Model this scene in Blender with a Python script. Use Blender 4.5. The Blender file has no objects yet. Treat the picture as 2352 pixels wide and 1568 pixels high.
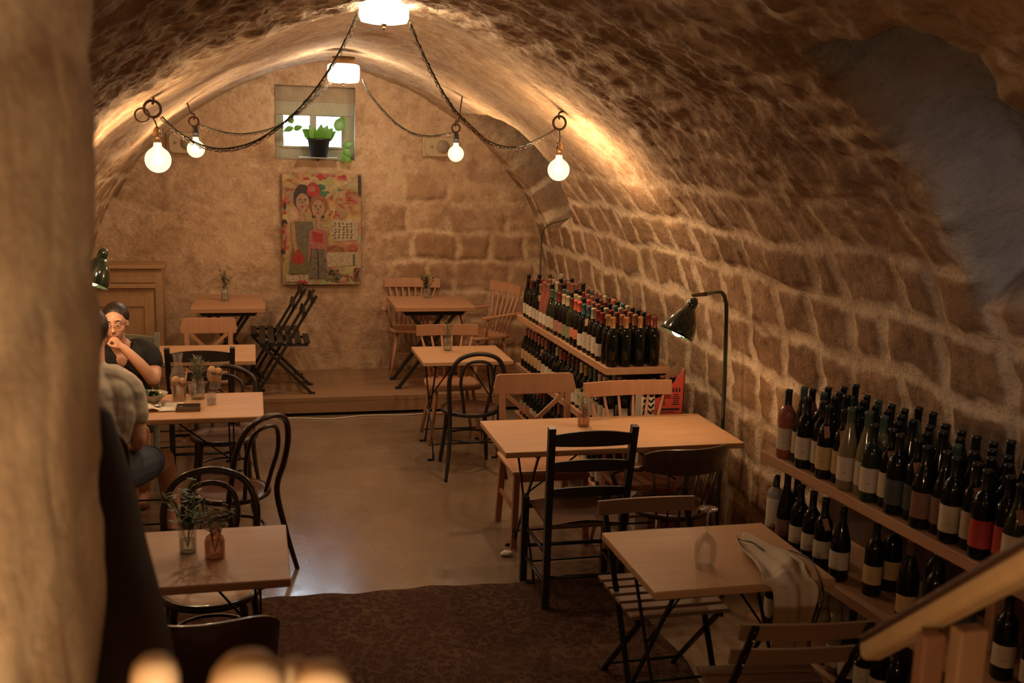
import bpy, math, random
import numpy as np
from mathutils import Vector, Matrix
R=math.radians; PI=math.pi
scn=bpy.context.scene
col=scn.collection
random.seed(7)

# ------------------------------------------------------------------ camera
FPX=2400.; PIT=.185; ROL=.030; YAW=.245; HC=2.3
_fw=np.array([math.sin(YAW)*math.cos(PIT),math.cos(YAW)*math.cos(PIT),-math.sin(PIT)])
_rt=np.array([math.cos(YAW),-math.sin(YAW),0.]); _dn=np.cross(_fw,_rt)
RM=np.array([_rt*math.cos(ROL)-_dn*math.sin(ROL),_dn*math.cos(ROL)+_rt*math.sin(ROL),_fw])
CAM0=np.array([0,0,HC])
cd=bpy.data.cameras.new('camera'); cam=bpy.data.objects.new('camera',cd); col.objects.link(cam)
M=Matrix(((RM[0][0],-RM[1][0],-RM[2][0],0),(RM[0][1],-RM[1][1],-RM[2][1],0),(RM[0][2],-RM[1][2],-RM[2][2],HC),(0,0,0,1)))
cam.matrix_world=M
cd.sensor_width=36; cd.lens=36*FPX/2352; cd.clip_start=.05
cd.dof.use_dof=True; cd.dof.focus_distance=6.2; cd.dof.aperture_fstop=3.8
scn.camera=cam
# ------------------------------------------------------------------ world, exposure
w=bpy.data.worlds.new('world'); scn.world=w; w.use_nodes=True
bg=w.node_tree.nodes['Background']; bg.inputs[0].default_value=(.72,.87,1,1); bg.inputs[1].default_value=WORLD=14.0
vs=scn.view_settings; vs.view_transform='Standard'; vs.look='None'; vs.gamma=1; vs.use_curve_mapping=False; vs.exposure=1.5
scn.cycles.use_denoising=True
scn.cycles.max_bounces=7; scn.cycles.diffuse_bounces=4; scn.cycles.glossy_bounces=3; scn.cycles.transmission_bounces=6; scn.cycles.transparent_max_bounces=10
scn.cycles.caustics_reflective=False; scn.cycles.caustics_refractive=False; scn.cycles.sample_clamp_indirect=4.
# ------------------------------------------------------------------ lamps' light and added fill
def point(name,loc,energy,colr,rad):
    l=bpy.data.lights.new(name,'POINT'); l.energy=energy; l.color=colr; l.shadow_soft_size=rad
    o=bpy.data.objects.new(name,l); o.location=loc; col.objects.link(o); return o
WARM=(1,.62,.33); WARMER=(1,.65,.36); LAMPW=(1,.82,.60)
E_BULB=16.; E_LAMP=17.
# added warm fill from behind the photographer; no lamp is known there
point('rear_fill_light',(.9,-1.7,2.45),2.6,WARM,.14)
point('pier_fill_light',(.0,.35,1.75),9.5,(1,.68,.40),.06)  # added fill to brighten the pier, no real lamp
# daylight that falls into the near light-well
al=bpy.data.lights.new('light_well_daylight','AREA'); al.energy=.20; al.spread=R(70); al.color=(.80,.88,1); al.size=.3
ao=bpy.data.objects.new('light_well_daylight',al); ao.location=(1.95,1.75,2.2); col.objects.link(ao)
ao.rotation_euler=(Vector((2.75,3.3,1.9))-Vector(ao.location)).to_track_quat('-Z','Y').to_euler()

# ------------------------------------------------------------------ geometry helpers
def ray(x,y):
    return np.array([(x-1176)/FPX,(y-784)/FPX,1.])@RM
def un(x,y,z=None,X=None,Y=None):
    d=ray(x,y)
    t=(z-HC)/d[2] if z is not None else (Y/d[1] if Y is not None else X/d[0])
    return Vector(CAM0+t*d)
def at(x,y,t): return Vector(CAM0+t*ray(x,y))
def cr(P,n=6,closed=False):
    P=[Vector(p) for p in P]; out=[]; m=len(P)
    for i in range(m if closed else m-1):
        if closed: a,b,c,d=P[i-1],P[i],P[(i+1)%m],P[(i+2)%m]
        else: a,b,c,d=P[max(i-1,0)],P[i],P[i+1],P[min(i+2,m-1)]
        for k in range(n):
            t=k/n; out.append(.5*((2*b)+(c-a)*t+(2*a-5*b+4*c-d)*t*t+(3*b-a-3*c+d)*t**3))
    if not closed: out.append(P[-1])
    return out
class MB:
    def __init__(s): s.v=[]; s.f=[]; s.sm=[]; s.mi=[]; s.m=0
    def add(s,V,F,sm=False):
        b=len(s.v); s.v+= [tuple(p) for p in V]; s.f+=[tuple(i+b for i in q) for q in F]; s.sm+=[sm]*len(F); s.mi+=[s.m]*len(F); return s
    def box(s,c,size,rz=0,mat=None):
        hx,hy,hz=[q/2 for q in size]; m=mat or Matrix.Rotation(rz,3,'Z')
        V=[Vector(c)+m@Vector((x*hx,y*hy,z*hz)) for x in(-1,1) for y in(-1,1) for z in(-1,1)]
        return s.add(V,[(0,1,3,2),(4,6,7,5),(0,4,5,1),(2,3,7,6),(0,2,6,4),(1,5,7,3)])
    def bar(s,a,b,w,h,up=(0,0,1)):
        a=Vector(a);b=Vector(b);d=(b-a); L=d.length; d.normalize(); u=Vector(up)
        x=d.cross(u)
        if x.length<1e-4: x=d.cross(Vector((1,0,0)))
        x.normalize(); z=x.cross(d)
        m=Matrix((x,d,z)).transposed()
        return s.box((a+b)/2,(w,L,h),mat=m)
    def tube(s,P,r,n=8,closed=False,cap=True,flat=1.,round_end=False):
        P=[Vector(p) for p in P]; m=len(P); rr=list(r) if hasattr(r,'__len__') else [r]*m
        if round_end and not closed:
            a,b=P[0]-P[1],P[-1]-P[-2]; a.normalize(); b.normalize(); q0=[];r0=[];q1=[];r1=[]
            for t in (.95,.8,.5): q0.append(P[0]+a*rr[0]*t); r0.append(rr[0]*math.sqrt(1-t*t))
            for t in (.5,.8,.95): q1.append(P[-1]+b*rr[-1]*t); r1.append(rr[-1]*math.sqrt(1-t*t))
            P=q0+P+q1; rr=r0+rr+r1; m=len(P)
        T=[(P[(i+1)%m]-P[i-1]) if closed else (P[min(i+1,m-1)]-P[max(i-1,0)]) for i in range(m)]
        for t in T: t.normalize()
        N=T[0].orthogonal().normalized(); V=[]
        for i in range(m):
            if i: 
                N=N-T[i]*N.dot(T[i])
                if N.length<1e-6: N=T[i].orthogonal()
                N.normalize()
            B=T[i].cross(N)
            for k in range(n):
                a=2*PI*k/n; V.append(P[i]+(N*math.cos(a)+B*math.sin(a)*flat)*rr[i])
        F=[(i*n+k,i*n+(k+1)%n,((i+1)%m)*n+(k+1)%n,((i+1)%m)*n+k) for i in range(m if closed else m-1) for k in range(n)]
        s.add(V,F,True)
        if cap and not closed:
            b=len(s.v)-len(V); s.f+=[tuple(b+k for k in range(n))[::-1],tuple(b+(m-1)*n+k for k in range(n))]; s.sm+=[False]*2; s.mi+=[s.m]*2
        return s
    def lathe(s,prof,n=16,c=(0,0,0),mat=None,a0=0,a1=2*PI):
        full=abs(a1-a0-2*PI)<1e-6; k=n if full else n+1; V=[]
        for r,z in prof:
            for i in range(k):
                a=a0+(a1-a0)*i/n; p=Vector((r*math.cos(a),r*math.sin(a),z))
                if mat: p=mat@p
                V.append(p+Vector(c))
        F=[(i*k+j,i*k+(j+1)%k,(i+1)*k+(j+1)%k,(i+1)*k+j) for i in range(len(prof)-1) for j in range(n)]
        return s.add(V,F,True)
    def sphere(s,c,r,n=14,sc=(1,1,1)):
        pr=[(max(1e-4,math.sin(PI*i/n*1.0)),-math.cos(PI*i/n)) for i in range(n+1)]
        m=Matrix.Diagonal((r*sc[0],r*sc[1],r*sc[2])); return s.lathe(pr,n+4,c,m)
    def prism(s,pts,y0,y1,M3=None,c=(0,0,0)):
        """outline in x,z extruded along y"""
        n=len(pts); V=[Vector((x,y,z)) for y in (y0,y1) for x,z in pts]
        if M3: V=[M3@v for v in V]
        V=[v+Vector(c) for v in V]
        return s.add(V,[tuple(range(n)),tuple(range(2*n-1,n-1,-1))]+[(i,i+n,(i+1)%n+n,(i+1)%n) for i in range(n)])
    def mesh(s,name,mats):
        me=bpy.data.meshes.new(name); me.from_pydata(s.v,[],s.f)
        for m in (mats if isinstance(mats,(list,tuple)) else [mats]): me.materials.append(m)
        me.polygons.foreach_set('use_smooth',s.sm); me.polygons.foreach_set('material_index',s.mi); me.update(); return me
    def build(s,name,mats,parent=None,loc=(0,0,0),bev=0):
        o=bpy.data.objects.new(name,s.mesh(name,mats)); col.objects.link(o); o.location=loc; o.parent=parent
        if parent: KIDS.setdefault(parent.name,[]).append(o)
        if bev:
            b=o.modifiers.new('edge','BEVEL'); b.width=bev; b.segments=2; b.limit_method='ANGLE'; b.angle_limit=R(50)
        return o
def tag(o,label,cat=None,group=None,kind=None):
    if label: o['label']=label
    if cat: o['category']=cat
    if group: o['group']=group
    if kind: o['kind']=kind
    return o
def thing(name,label,cat,loc=(0,0,0),rz=0,group=None):
    o=bpy.data.objects.new(name,None); col.objects.link(o); o.empty_display_size=.1; o.location=loc; o.rotation_euler=(0,0,rz)
    return tag(o,label,cat,group)
def copy_tree(o,parent=None):
    c=o.copy(); col.objects.link(c); c.parent=parent
    if parent: KIDS.setdefault(parent.name,[]).append(c)
    for ch in list(KIDS.get(o.name,())): copy_tree(ch,c)
    return c
KIDS={}
def dup(o,loc,rz,label,group=None):
    c=copy_tree(o); c.location=loc; c.rotation_euler=(0,0,rz); c['label']=label
    if group: c['group']=group
    return c

# ------------------------------------------------------------------ materials
def newmat(name):
    m=bpy.data.materials.new(name); m.use_nodes=True; nt=m.node_tree; return m,nt,nt.nodes['Principled BSDF']
def N(nt,t,**k):
    n=nt.nodes.new(t)
    for a,b in k.items(): setattr(n,a,b)
    return n
def mixc(nt,fac,a,b,mode='MIX'):
    n=N(nt,'ShaderNodeMix',data_type='RGBA',blend_type=mode)
    for i,v in ((0,fac),(6,a),(7,b)):
        if hasattr(v,'links'): nt.links.new(v,n.inputs[i])
        else: n.inputs[i].default_value=v if i==0 else (*v,1)
    return n.outputs[2]
def noise(nt,scale,detail=4,vec=None,rough=.6,dist=0):
    n=N(nt,'ShaderNodeTexNoise'); n.inputs['Scale'].default_value=scale; n.inputs['Detail'].default_value=detail; n.inputs['Roughness'].default_value=rough; n.inputs['Distortion'].default_value=dist
    if vec is not None: nt.links.new(vec,n.inputs['Vector'])
    return n.outputs[0]
def ramp(nt,fac,stops):
    n=N(nt,'ShaderNodeValToRGB'); nt.links.new(fac,n.inputs[0]); e=n.color_ramp.elements
    while len(e)<len(stops): e.new(.5)
    for q,(p,c) in zip(e,stops): q.position=p; q.color=(*c,1) if hasattr(c,'__len__') else (c,c,c,1)
    return n.outputs[0]
def bump(nt,b,h,strength=.3,dist=.01):
    n=N(nt,'ShaderNodeBump'); n.inputs['Strength'].default_value=strength; n.inputs['Distance'].default_value=dist; nt.links.new(h,n.inputs['Height']); nt.links.new(n.outputs[0],b.inputs['Normal']); return n
def objvec(nt,sc=(1,1,1)):
    t=N(nt,'ShaderNodeTexCoord'); m=N(nt,'ShaderNodeMapping'); m.inputs['Scale'].default_value=sc; nt.links.new(t.outputs['Object'],m.inputs[0]); return m.outputs[0]
def plain(name,c,rough=.5,metal=0,var=.12,scale=30,bmp=0,spec=.5,coat=0):
    m,nt,b=newmat(name); v=objvec(nt); f=noise(nt,scale,3,v)
    c2=[q*(1-var*2) for q in c]; nt.links.new(mixc(nt,f,[min(1,q*(1+var)) for q in c],c2),b.inputs['Base Color'])
    b.inputs['Roughness'].default_value=rough; b.inputs['Metallic'].default_value=metal; b.inputs['Specular IOR Level'].default_value=spec; b.inputs['Coat Weight'].default_value=coat
    if bmp: bump(nt,b,f,bmp,.003)
    return m
def wood(name,c,rough=.4,axis=0,var=.3,coat=0,sc=1.):
    m,nt,b=newmat(name); s=[22*sc]*3; s[axis]=1.3*sc; v=objvec(nt,s); f=noise(nt,1,5,v,.65,.6)
    g=noise(nt,3.,2,objvec(nt)); d=[q*(1-var) for q in c]
    cc=ramp(nt,f,[(.3,d),(.55,c),(.75,[min(1,q*1.12) for q in c])])
    nt.links.new(mixc(nt,g,cc,[q*(1-var*.6) for q in c]),b.inputs['Base Color'])
    nt.links.new(ramp(nt,g,[(.3,rough),(.7,min(1,rough*1.3))]),b.inputs['Roughness'])
    b.inputs['Coat Weight'].default_value=coat; bump(nt,b,f,.08,.002); return m
def emis(name,c,s):
    m,nt,b=newmat(name); b.inputs['Base Color'].default_value=(*c,1); b.inputs['Emission Color'].default_value=(*c,1); b.inputs['Emission Strength'].default_value=s; return m
def glassmat(name,tint=(1,1,1),op=.17,rough=.02):
    """thin clear glass: mostly see-through with a Fresnel shine"""
    m,nt,b=newmat(name); nt.nodes.remove(b); out=nt.nodes['Material Output']
    tr=N(nt,'ShaderNodeBsdfTransparent'); tr.inputs[0].default_value=(*tint,1)
    gl=N(nt,'ShaderNodeBsdfGlossy'); gl.inputs['Roughness'].default_value=rough
    fr=N(nt,'ShaderNodeLayerWeight'); fr.inputs[0].default_value=.45; ma=N(nt,'ShaderNodeMath',operation='MULTIPLY_ADD'); ma.inputs[1].default_value=.42; ma.inputs[2].default_value=op*.5
    df=N(nt,'ShaderNodeBsdfDiffuse'); df.inputs[0].default_value=(*tint,1); m0=N(nt,'ShaderNodeMixShader'); m0.inputs[0].default_value=.015+op*.3; nt.links.new(tr.outputs[0],m0.inputs[1]); nt.links.new(df.outputs[0],m0.inputs[2])
    nt.links.new(fr.outputs['Fresnel'],ma.inputs[0]); mx=N(nt,'ShaderNodeMixShader'); nt.links.new(ma.outputs[0],mx.inputs[0]); nt.links.new(m0.outputs[0],mx.inputs[1]); nt.links.new(gl.outputs[0],mx.inputs[2]); nt.links.new(mx.outputs[0],out.inputs[0]); return m
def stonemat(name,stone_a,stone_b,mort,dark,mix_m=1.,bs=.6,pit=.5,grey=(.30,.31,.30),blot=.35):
    m,nt,b=newmat(name); v=objvec(nt)
    am=N(nt,'ShaderNodeAttribute',attribute_name='mortar'); ato=N(nt,'ShaderNodeAttribute',attribute_name='tone'); ag=N(nt,'ShaderNodeAttribute',attribute_name='daylight_grey')
    n1=noise(nt,5,6,v,.65); n2=noise(nt,38,5,v,.7); n3=noise(nt,1.4,3,v,.5); n4=noise(nt,14,4,v,.7)
    st=mixc(nt,ato.outputs['Fac'],stone_a,stone_b)
    st=mixc(nt,ramp(nt,n1,[(.35,0),(.7,1)]),st,dark)
    mm=N(nt,'ShaderNodeMath',operation='MULTIPLY_ADD'); nt.links.new(am.outputs['Fac'],mm.inputs[0]); mm.inputs[1].default_value=1.4*mix_m; 
    mo=N(nt,'ShaderNodeMath',operation='MULTIPLY_ADD'); nt.links.new(n4,mo.inputs[0]); mo.inputs[1].default_value=1.9; mo.inputs[2].default_value=-1.15; nt.links.new(mo.outputs[0],mm.inputs[2]); mm.use_clamp=True
    c=mixc(nt,mm.outputs[0],st,mort)
    c=mixc(nt,ag.outputs['Fac'],c,mixc(nt,ramp(nt,n1,[(.3,0),(.7,1)]),grey,[q*.55 for q in grey]))  # cool daylight in the niches is put into the base colour as grey
    c=mixc(nt,ramp(nt,n2,[(.30,pit),(.46,0)]),c,[q*.35 for q in dark])
    c=mixc(nt,ramp(nt,n3,[(.35,0),(.7,.5)]),c,stone_a)
    n5=noise(nt,3.3,6,v,.68,.4); c=mixc(nt,ramp(nt,n5,[(.50,0),(.68,blot)]),c,dark)
    nt.links.new(c,b.inputs['Base Color']); b.inputs['Roughness'].default_value=.9; b.inputs['Specular IOR Level'].default_value=.2
    ad=N(nt,'ShaderNodeMath',operation='ADD'); nt.links.new(n2,ad.inputs[0]); nt.links.new(n4,ad.inputs[1]); bump(nt,b,ad.outputs[0],bs,.02); return m
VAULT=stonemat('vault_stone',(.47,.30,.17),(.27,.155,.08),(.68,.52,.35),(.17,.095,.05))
BACKST=stonemat('plastered_stone',(.58,.38,.23),(.38,.22,.12),(.68,.50,.32),(.27,.155,.085),mix_m=.75,bs=.5,pit=.55,blot=.75)
PILST=stonemat('pillar_stone',(.66,.48,.29),(.50,.34,.19),(.72,.55,.35),(.38,.24,.13),bs=.4,blot=.55)
TOP=wood('beech_tabletop',(.54,.31,.16),.46,0,.18)
PINK=wood('reddish_beech',(.50,.255,.14),.42,2,.22)
REDW=wood('red_brown_wood',(.36,.15,.08),.4,2,.3)
SHELFW=wood('pine_shelf',(.50,.27,.14),.5,1,.3)
PLANK=wood('platform_planks',(.33,.19,.10),.5,0,.35,sc=.6)
CUPB=wood('cupboard_wood',(.46,.27,.13),.5,2,.3)
BLACKW=wood('black_stained_wood',(.020,.015,.012),.4,2,.3)
DKBENT=wood('dark_bentwood',(.035,.017,.011),.28,2,.4,coat=.3)
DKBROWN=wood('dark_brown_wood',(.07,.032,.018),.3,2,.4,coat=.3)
SLATW=wood('brown_slat_wood',(.22,.12,.065),.5,0,.3)
DKSLAT=wood('dark_slat_wood',(.10,.055,.032),.5,0,.3)
GREENW=wood('sage_painted_wood',(.33,.34,.24),.5,2,.2)
RAILW=wood('handrail_wood',(.52,.33,.15),.45,0,.25)
IRON=plain('black_iron',(.018,.016,.015),.45,.6)
BRASS=plain('aged_brass',(.30,.19,.10),.35,1)
RUSTY=plain('rusty_ring',(.10,.06,.04),.6,.7)
RUSH=plain('woven_rush',(.16,.085,.05),.7,0,.4,120,.8)
LSEAT=wood('light_seat_wood',(.52,.33,.19),.4,0,.15,coat=.2)
MSEAT=wood('mahogany_seat',(.085,.034,.020),.35,0,.3,coat=.3)
CLOTH=plain('beige_cloth',(.56,.47,.36),.85,0,.06,200,.2)
PAPER=plain('white_paper',(.72,.66,.56),.8,0,.03)
KRAFT=plain('kraft_paper',(.52,.33,.19),.8,0,.08)
BREAD=plain('bread_crust',(.62,.38,.20),.8,0,.2,25,.3)
GLASS=glassmat('clear_glass'); PINKG=glassmat('pink_glass',(.88,.60,.50),.25); WATER=glassmat('water',(.9,.92,.88),.1)
LEAF=plain('leaf_green',(.075,.13,.035),.5,0,.3); LEAFB=plain('pothos_green',(.10,.30,.03),.4,0,.25); LEAFD=plain('dusty_green',(.09,.11,.055),.6,0,.3); LEAFP=plain('grey_rosemary',(.19,.20,.13),.6,0,.3)
SKIN=plain('skin',(.62,.34,.22),.5,0,.06,12); HAIR=plain('dark_hair',(.022,.014,.010),.45,0,.3,80,.3)
BLACKCL=plain('black_shirt',(.012,.012,.013),.85); GREYCL=plain('grey_shirt',(.46,.42,.34),.9,0,.05,9); BLUECL=plain('dark_blue_shorts',(.06,.08,.11),.9); 
STEEL=plain('brushed_steel',(.55,.52,.48),.28,1); DGREEN=plain('dark_green_enamel',(.012,.028,.018),.12,0,.05,30,0,.6,1.0)
BLACKP=plain('black_plastic',(.02,.02,.022),.4); BEIGEF=plain('beige_window_frame',(.36,.31,.22),.5); SPK=plain('beige_speaker',(.46,.33,.19),.6); GRILLE=plain('grey_grille',(.30,.23,.15),.7,0,.1,300,.5)
WHITEC=plain('white_cable',(.70,.62,.5),.5); DCABLE=plain('dark_green_cable',(.03,.05,.03),.4)
CERAM=plain('grey_ceramic',(.5,.42,.34),.3); TOMATO=plain('red_relish',(.45,.08,.04),.4)

# ------------------------------------------------------------------ numpy noise and the vault
_rg=np.random.RandomState(3); _perm=_rg.permutation(512); _grad=_rg.randn(512,3); _grad/=np.linalg.norm(_grad,axis=1)[:,None]
def pn(p):
    i=np.floor(p).astype(int); f=p-i; u=f*f*f*(f*(f*6-15)+10); out=0
    for dx in(0,1):
        for dy in(0,1):
            for dz in(0,1):
                h=_perm[(_perm[(_perm[(i[:,0]+dx)&511]+i[:,1]+dy)&511]+i[:,2]+dz)&511]
                g=_grad[h]; d=f-np.array([dx,dy,dz]); wgt=(u[:,0] if dx else 1-u[:,0])*(u[:,1] if dy else 1-u[:,1])*(u[:,2] if dz else 1-u[:,2])
                out=out+wgt*(g*d).sum(1)
    return out
def fbm(p,o=4,g=.5):
    a=1.;s=0
    for k in range(o): s=s+a*pn(p*2**k+17.3*k); a*=g
    return s
def h2(a,b,seed=0):
    v=np.sin(a*127.1+b*311.7+seed*74.7)*43758.5453; return v-np.floor(v)
def sst(a,b,x):
    t=np.clip((x-a)/(b-a),0,1); return t*t*(3-2*t)
def stones(s,y,hc,L,wob=1.):
    """s,y coordinates in metres -> distance to the nearest joint, stone id"""
    p=np.stack([s*2.2,y*2.2,s*0],1); s=s+wob*.07*pn(p)+wob*.028*pn(p*4+9); y=y+wob*.08*pn(p+31)+wob*.030*pn(p*4+50)
    r=np.floor(s/hc); ds=s-r*hc; ds=np.minimum(ds,hc-ds)
    q=y/L+h2(r,r*0,1)*5; c=np.floor(q); j=lambda c:c+.45*(h2(c,r,2)-.5)
    c=np.where(q<j(c),c-1,c); c=np.where(q>j(c+1),c+1,c)
    dy=np.minimum(q-j(c),j(c+1)-q)*L
    return np.minimum(ds,dy),h2(c,r,3)
CX=.68
_pr=[(2.15,-.05),(2.15,.3),(2.14,.7),(2.11,1.1),(2.00,1.55),(1.84,1.87),(1.6,2.15),(1.3,2.42),(1.0,2.62),(.7,2.79),(.35,2.93),(0,3.0)]
_P=[Vector((x,0,z)) for x,z in _pr]+[Vector((-x,0,z)) for x,z in _pr[-2::-1]]
_c=np.array([(v.x,v.z) for v in cr(_P,12)]); _sl=np.concatenate([[0],np.cumsum(np.linalg.norm(np.diff(_c,axis=0),axis=1))]); SL=_sl[-1]
def prof(s):
    x=np.interp(s,_sl,_c[:,0]); z=np.interp(s,_sl,_c[:,1]); e=.02
    tx=np.interp(s+e,_sl,_c[:,0])-np.interp(s-e,_sl,_c[:,0]); tz=np.interp(s+e,_sl,_c[:,1])-np.interp(s-e,_sl,_c[:,1]); l=np.hypot(tx,tz)
    return x,z,tz/l,-tx/l      # outward normal
def vhit(px,py):
    d=ray(px,py); x=(_c[:,0]+CX)-0; z=_c[:,1]-HC
    cr_=x*d[2]-z*d[0]; dot=x*d[0]+z*d[2]
    for i in range(len(cr_)-1):
        if cr_[i]*cr_[i+1]<=0 and dot[i]>0:
            f=cr_[i]/(cr_[i]-cr_[i+1]+1e-12); s=_sl[i]+f*(_sl[i+1]-_sl[i]); xx=x[i]+f*(x[i+1]-x[i]); zz=z[i]+f*(z[i+1]-z[i]); t=math.hypot(xx,zz)/math.hypot(d[0],d[2]); return s,t*d[1]
def sdf(poly,s,y):
    P=np.array(poly); n=len(P); best=np.full(s.shape,1e9); ins=np.zeros(s.shape,bool)
    for i in range(n):
        a,b=P[i],P[(i+1)%n]; e=b-a; wx,wy=s-a[0],y-a[1]; t=np.clip((wx*e[0]+wy*e[1])/(e@e),0,1)
        best=np.minimum(best,np.hypot(wx-t*e[0],wy-t*e[1])); c=((a[1]>y)!=(b[1]>y))&(s<(b[0]-a[0])*(y-a[1])/(b[1]-a[1]+1e-12)+a[0]); ins^=c
    return np.where(ins,best,-best)
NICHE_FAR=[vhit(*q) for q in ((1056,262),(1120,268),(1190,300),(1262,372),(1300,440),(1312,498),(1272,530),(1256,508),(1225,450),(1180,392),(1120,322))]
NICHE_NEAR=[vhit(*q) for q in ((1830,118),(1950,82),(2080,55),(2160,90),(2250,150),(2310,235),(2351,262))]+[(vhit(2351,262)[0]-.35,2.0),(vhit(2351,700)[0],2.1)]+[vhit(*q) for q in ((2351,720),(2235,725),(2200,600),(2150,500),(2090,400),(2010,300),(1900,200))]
YB=9.82; Y0=-2.4
def gridmesh(name,Vx,nu,nv,attrs,mat,mask=None,flip=False):
    idx=np.arange(nu*nv).reshape(nu,nv); q=np.stack([idx[:-1,:-1],idx[1:,:-1],idx[1:,1:],idx[:-1,1:]],-1).reshape(-1,4)
    if flip: q=q[:,::-1]
    if mask is not None: q=q[mask]
    me=bpy.data.meshes.new(name); me.vertices.add(len(Vx)); me.vertices.foreach_set('co',Vx.astype(np.float32).ravel())
    me.loops.add(q.size); me.loops.foreach_set('vertex_index',q.ravel().astype(np.int32)); me.polygons.add(len(q)); me.polygons.foreach_set('loop_start',np.arange(0,q.size,4,dtype=np.int32)); me.polygons.foreach_set('loop_total',np.full(len(q),4,dtype=np.int32))
    me.polygons.foreach_set('use_smooth',np.ones(len(q),bool)); me.update(calc_edges=True); me.materials.append(mat)
    for k,a in attrs.items():
        t=me.attributes.new(k,'FLOAT','POINT'); t.data.foreach_set('value',a.astype(np.float32))
    o=bpy.data.objects.new(name,me); col.objects.link(o); o['kind']='structure'; return o
def vault_piece(name,s0,s1,ds=.015,dy=.016):
    S=np.linspace(s0,s1,max(2,int((s1-s0)/ds))); Y=np.linspace(Y0,YB+.02,int((YB-Y0)/dy)); nu,nv=len(S),len(Y)
    s=np.repeat(S,nv); y=np.tile(Y,nu); x,z,nx,nz=prof(s); p=np.stack([x,y,z],1)
    up=np.minimum(s,SL-s)+.35*fbm(np.stack([x,y,z],1)*1.3+70,2)                       # height along the wall from the floor
    rub=sst(1.9,2.75,up); pl=sst(5.1,6.3,y+.5*fbm(np.stack([x,y,z],1)*1.1+7,2))*rub                         # towards the crown the stones turn to rubble
    d1,i1=stones(np.where(s<SL/2,s,SL-s+9),y,.285,.34); d2,i2=stones(s,y+40,.15,.2,1.6)
    jn=.024*fbm(p*8+3,3); d1=d1+jn; d2=d2+jn*.7; mor1=1-sst(.016,.058,d1); mor2=(1-sst(.004,.05,d2))*sst(-.25,.35,fbm(p*1.6+8,3))+.55*sst(.05,.45,fbm(p*2.7+60,3)); mor=mor1*(1-rub)+mor2*rub*.8
    tone=i1*(1-rub)+i2*rub
    inn=(.019*sst(.0,.07,d1)*(.3+i1))*(1-rub)+(.016*sst(0,.05,d2)*(i2))*rub*sst(-.3,.3,fbm(p*1.6+8,2))
    big=fbm(p*.9,2); n=fbm(p*5,4,.55); fine=np.abs(fbm(p*14+5,3,.6))
    fade=1-.72*pl; mor=mor*(1-pl)+pl*(.55+.5*fbm(p*1.9+90,3)); mor=np.clip(mor,0,1)
    disp=-inn*fade+.05*big+(.018+.018*rub)*fade*n+.014*fade*fine*(.6+1.2*rub)*(1-.5*mor)
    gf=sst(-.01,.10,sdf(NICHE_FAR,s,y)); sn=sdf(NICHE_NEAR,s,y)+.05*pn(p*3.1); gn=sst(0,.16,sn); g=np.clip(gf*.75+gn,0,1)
    disp=disp*(1-.3*g)+g*(.05*fbm(p*2.6+11,4,.55)+.025*np.abs(fbm(p*7+2,3)))+.42*gf+.30*gn*(1+.25*pn(p*2.3))
    mor=mor*(1-g)
    V=np.stack([x+CX+nx*disp,y,z+nz*disp],1)
    return gridmesh(name,V,nu,nv,{'mortar':mor,'tone':tone,'daylight_grey':sst(-.02,.08,sn)*.9+gf*.55},VAULT)
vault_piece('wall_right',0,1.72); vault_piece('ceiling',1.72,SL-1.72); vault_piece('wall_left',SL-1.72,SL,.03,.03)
# back wall with the window hole
WX0,WX1,WZ0,WZ1=.205,.915,2.125,2.775
def back_wall():
    X=np.linspace(-1.75,3.1,400); Z=np.linspace(-.05,3.15,265)
    X=np.unique(np.concatenate([X[(X<WX0-.006)|((X>WX0+.006)&(X<WX1-.006))|(X>WX1+.006)],[WX0,WX1]])); Z=np.unique(np.concatenate([Z[(Z<WZ0-.006)|((Z>WZ0+.006)&(Z<WZ1-.006))|(Z>WZ1+.006)],[WZ0,WZ1]]))
    nu,nv=len(X),len(Z); x=np.repeat(X,nv); z=np.tile(Z,nu); p=np.stack([x,z*0+3,z],1)
    d,i=stones(z-.05,x,.285,.40); zone=sst(1.2,1.9,x)*(1-sst(1.5,2.1,z)); bare=np.clip(sst(-.25,.45,fbm(p*1.1+4,2)+.75*zone-.12)*(sst(.45,.75,i)*.75+zone),0,1)
    mor=(1-sst(.008,.06,d))*bare+(1-bare)*(.62+.45*fbm(p*1.7+20,3)); mor=np.clip(mor,0,1); relief=.022*sst(0,.06,d)*bare*(.4+i)
    y=YB+.012*fbm(p*1.5,2)-relief+.008*fbm(p*7,4,.6)
    edge=(x>=WX0-1e-6)&(x<=WX1+1e-6)&(z>=WZ0-1e-6)&(z<=WZ1+1e-6)
    cx=(X[:-1]+X[1:])/2; cz=(Z[:-1]+Z[1:])/2; A,B=np.meshgrid(cx,cz,indexing='ij'); hole=(A>WX0)&(A<WX1)&(B>WZ0)&(B<WZ1)
    o=gridmesh('wall_back',np.stack([x,y,z],1),nu,nv,{'mortar':mor,'tone':i,'daylight_grey':x*0},BACKST,~hole.ravel(),True)
back_wall()
mb=MB(); t=.26
for a,b in (((WX0,WZ0),(WX1,WZ0)),((WX1,WZ0),(WX1,WZ1)),((WX1,WZ1),(WX0,WZ1)),((WX0,WZ1),(WX0,WZ0))):
    mb.add([(a[0],YB-.012,a[1]),(b[0],YB-.012,b[1]),(b[0],YB+t,b[1]),(a[0],YB+t,a[1])],[(0,1,2,3)])
REV=plain('window_reveal_plaster',(.42,.32,.22),.9,0,.25,9,.3)
o=mb.build('trim_1',REV); o['kind']='structure'
# wall behind the photographer
mb=MB().box((.68,Y0-.05,1.5),(4.8,.1,3.4)); o=mb.build('wall_rear',REV); o['kind']='structure'
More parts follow.
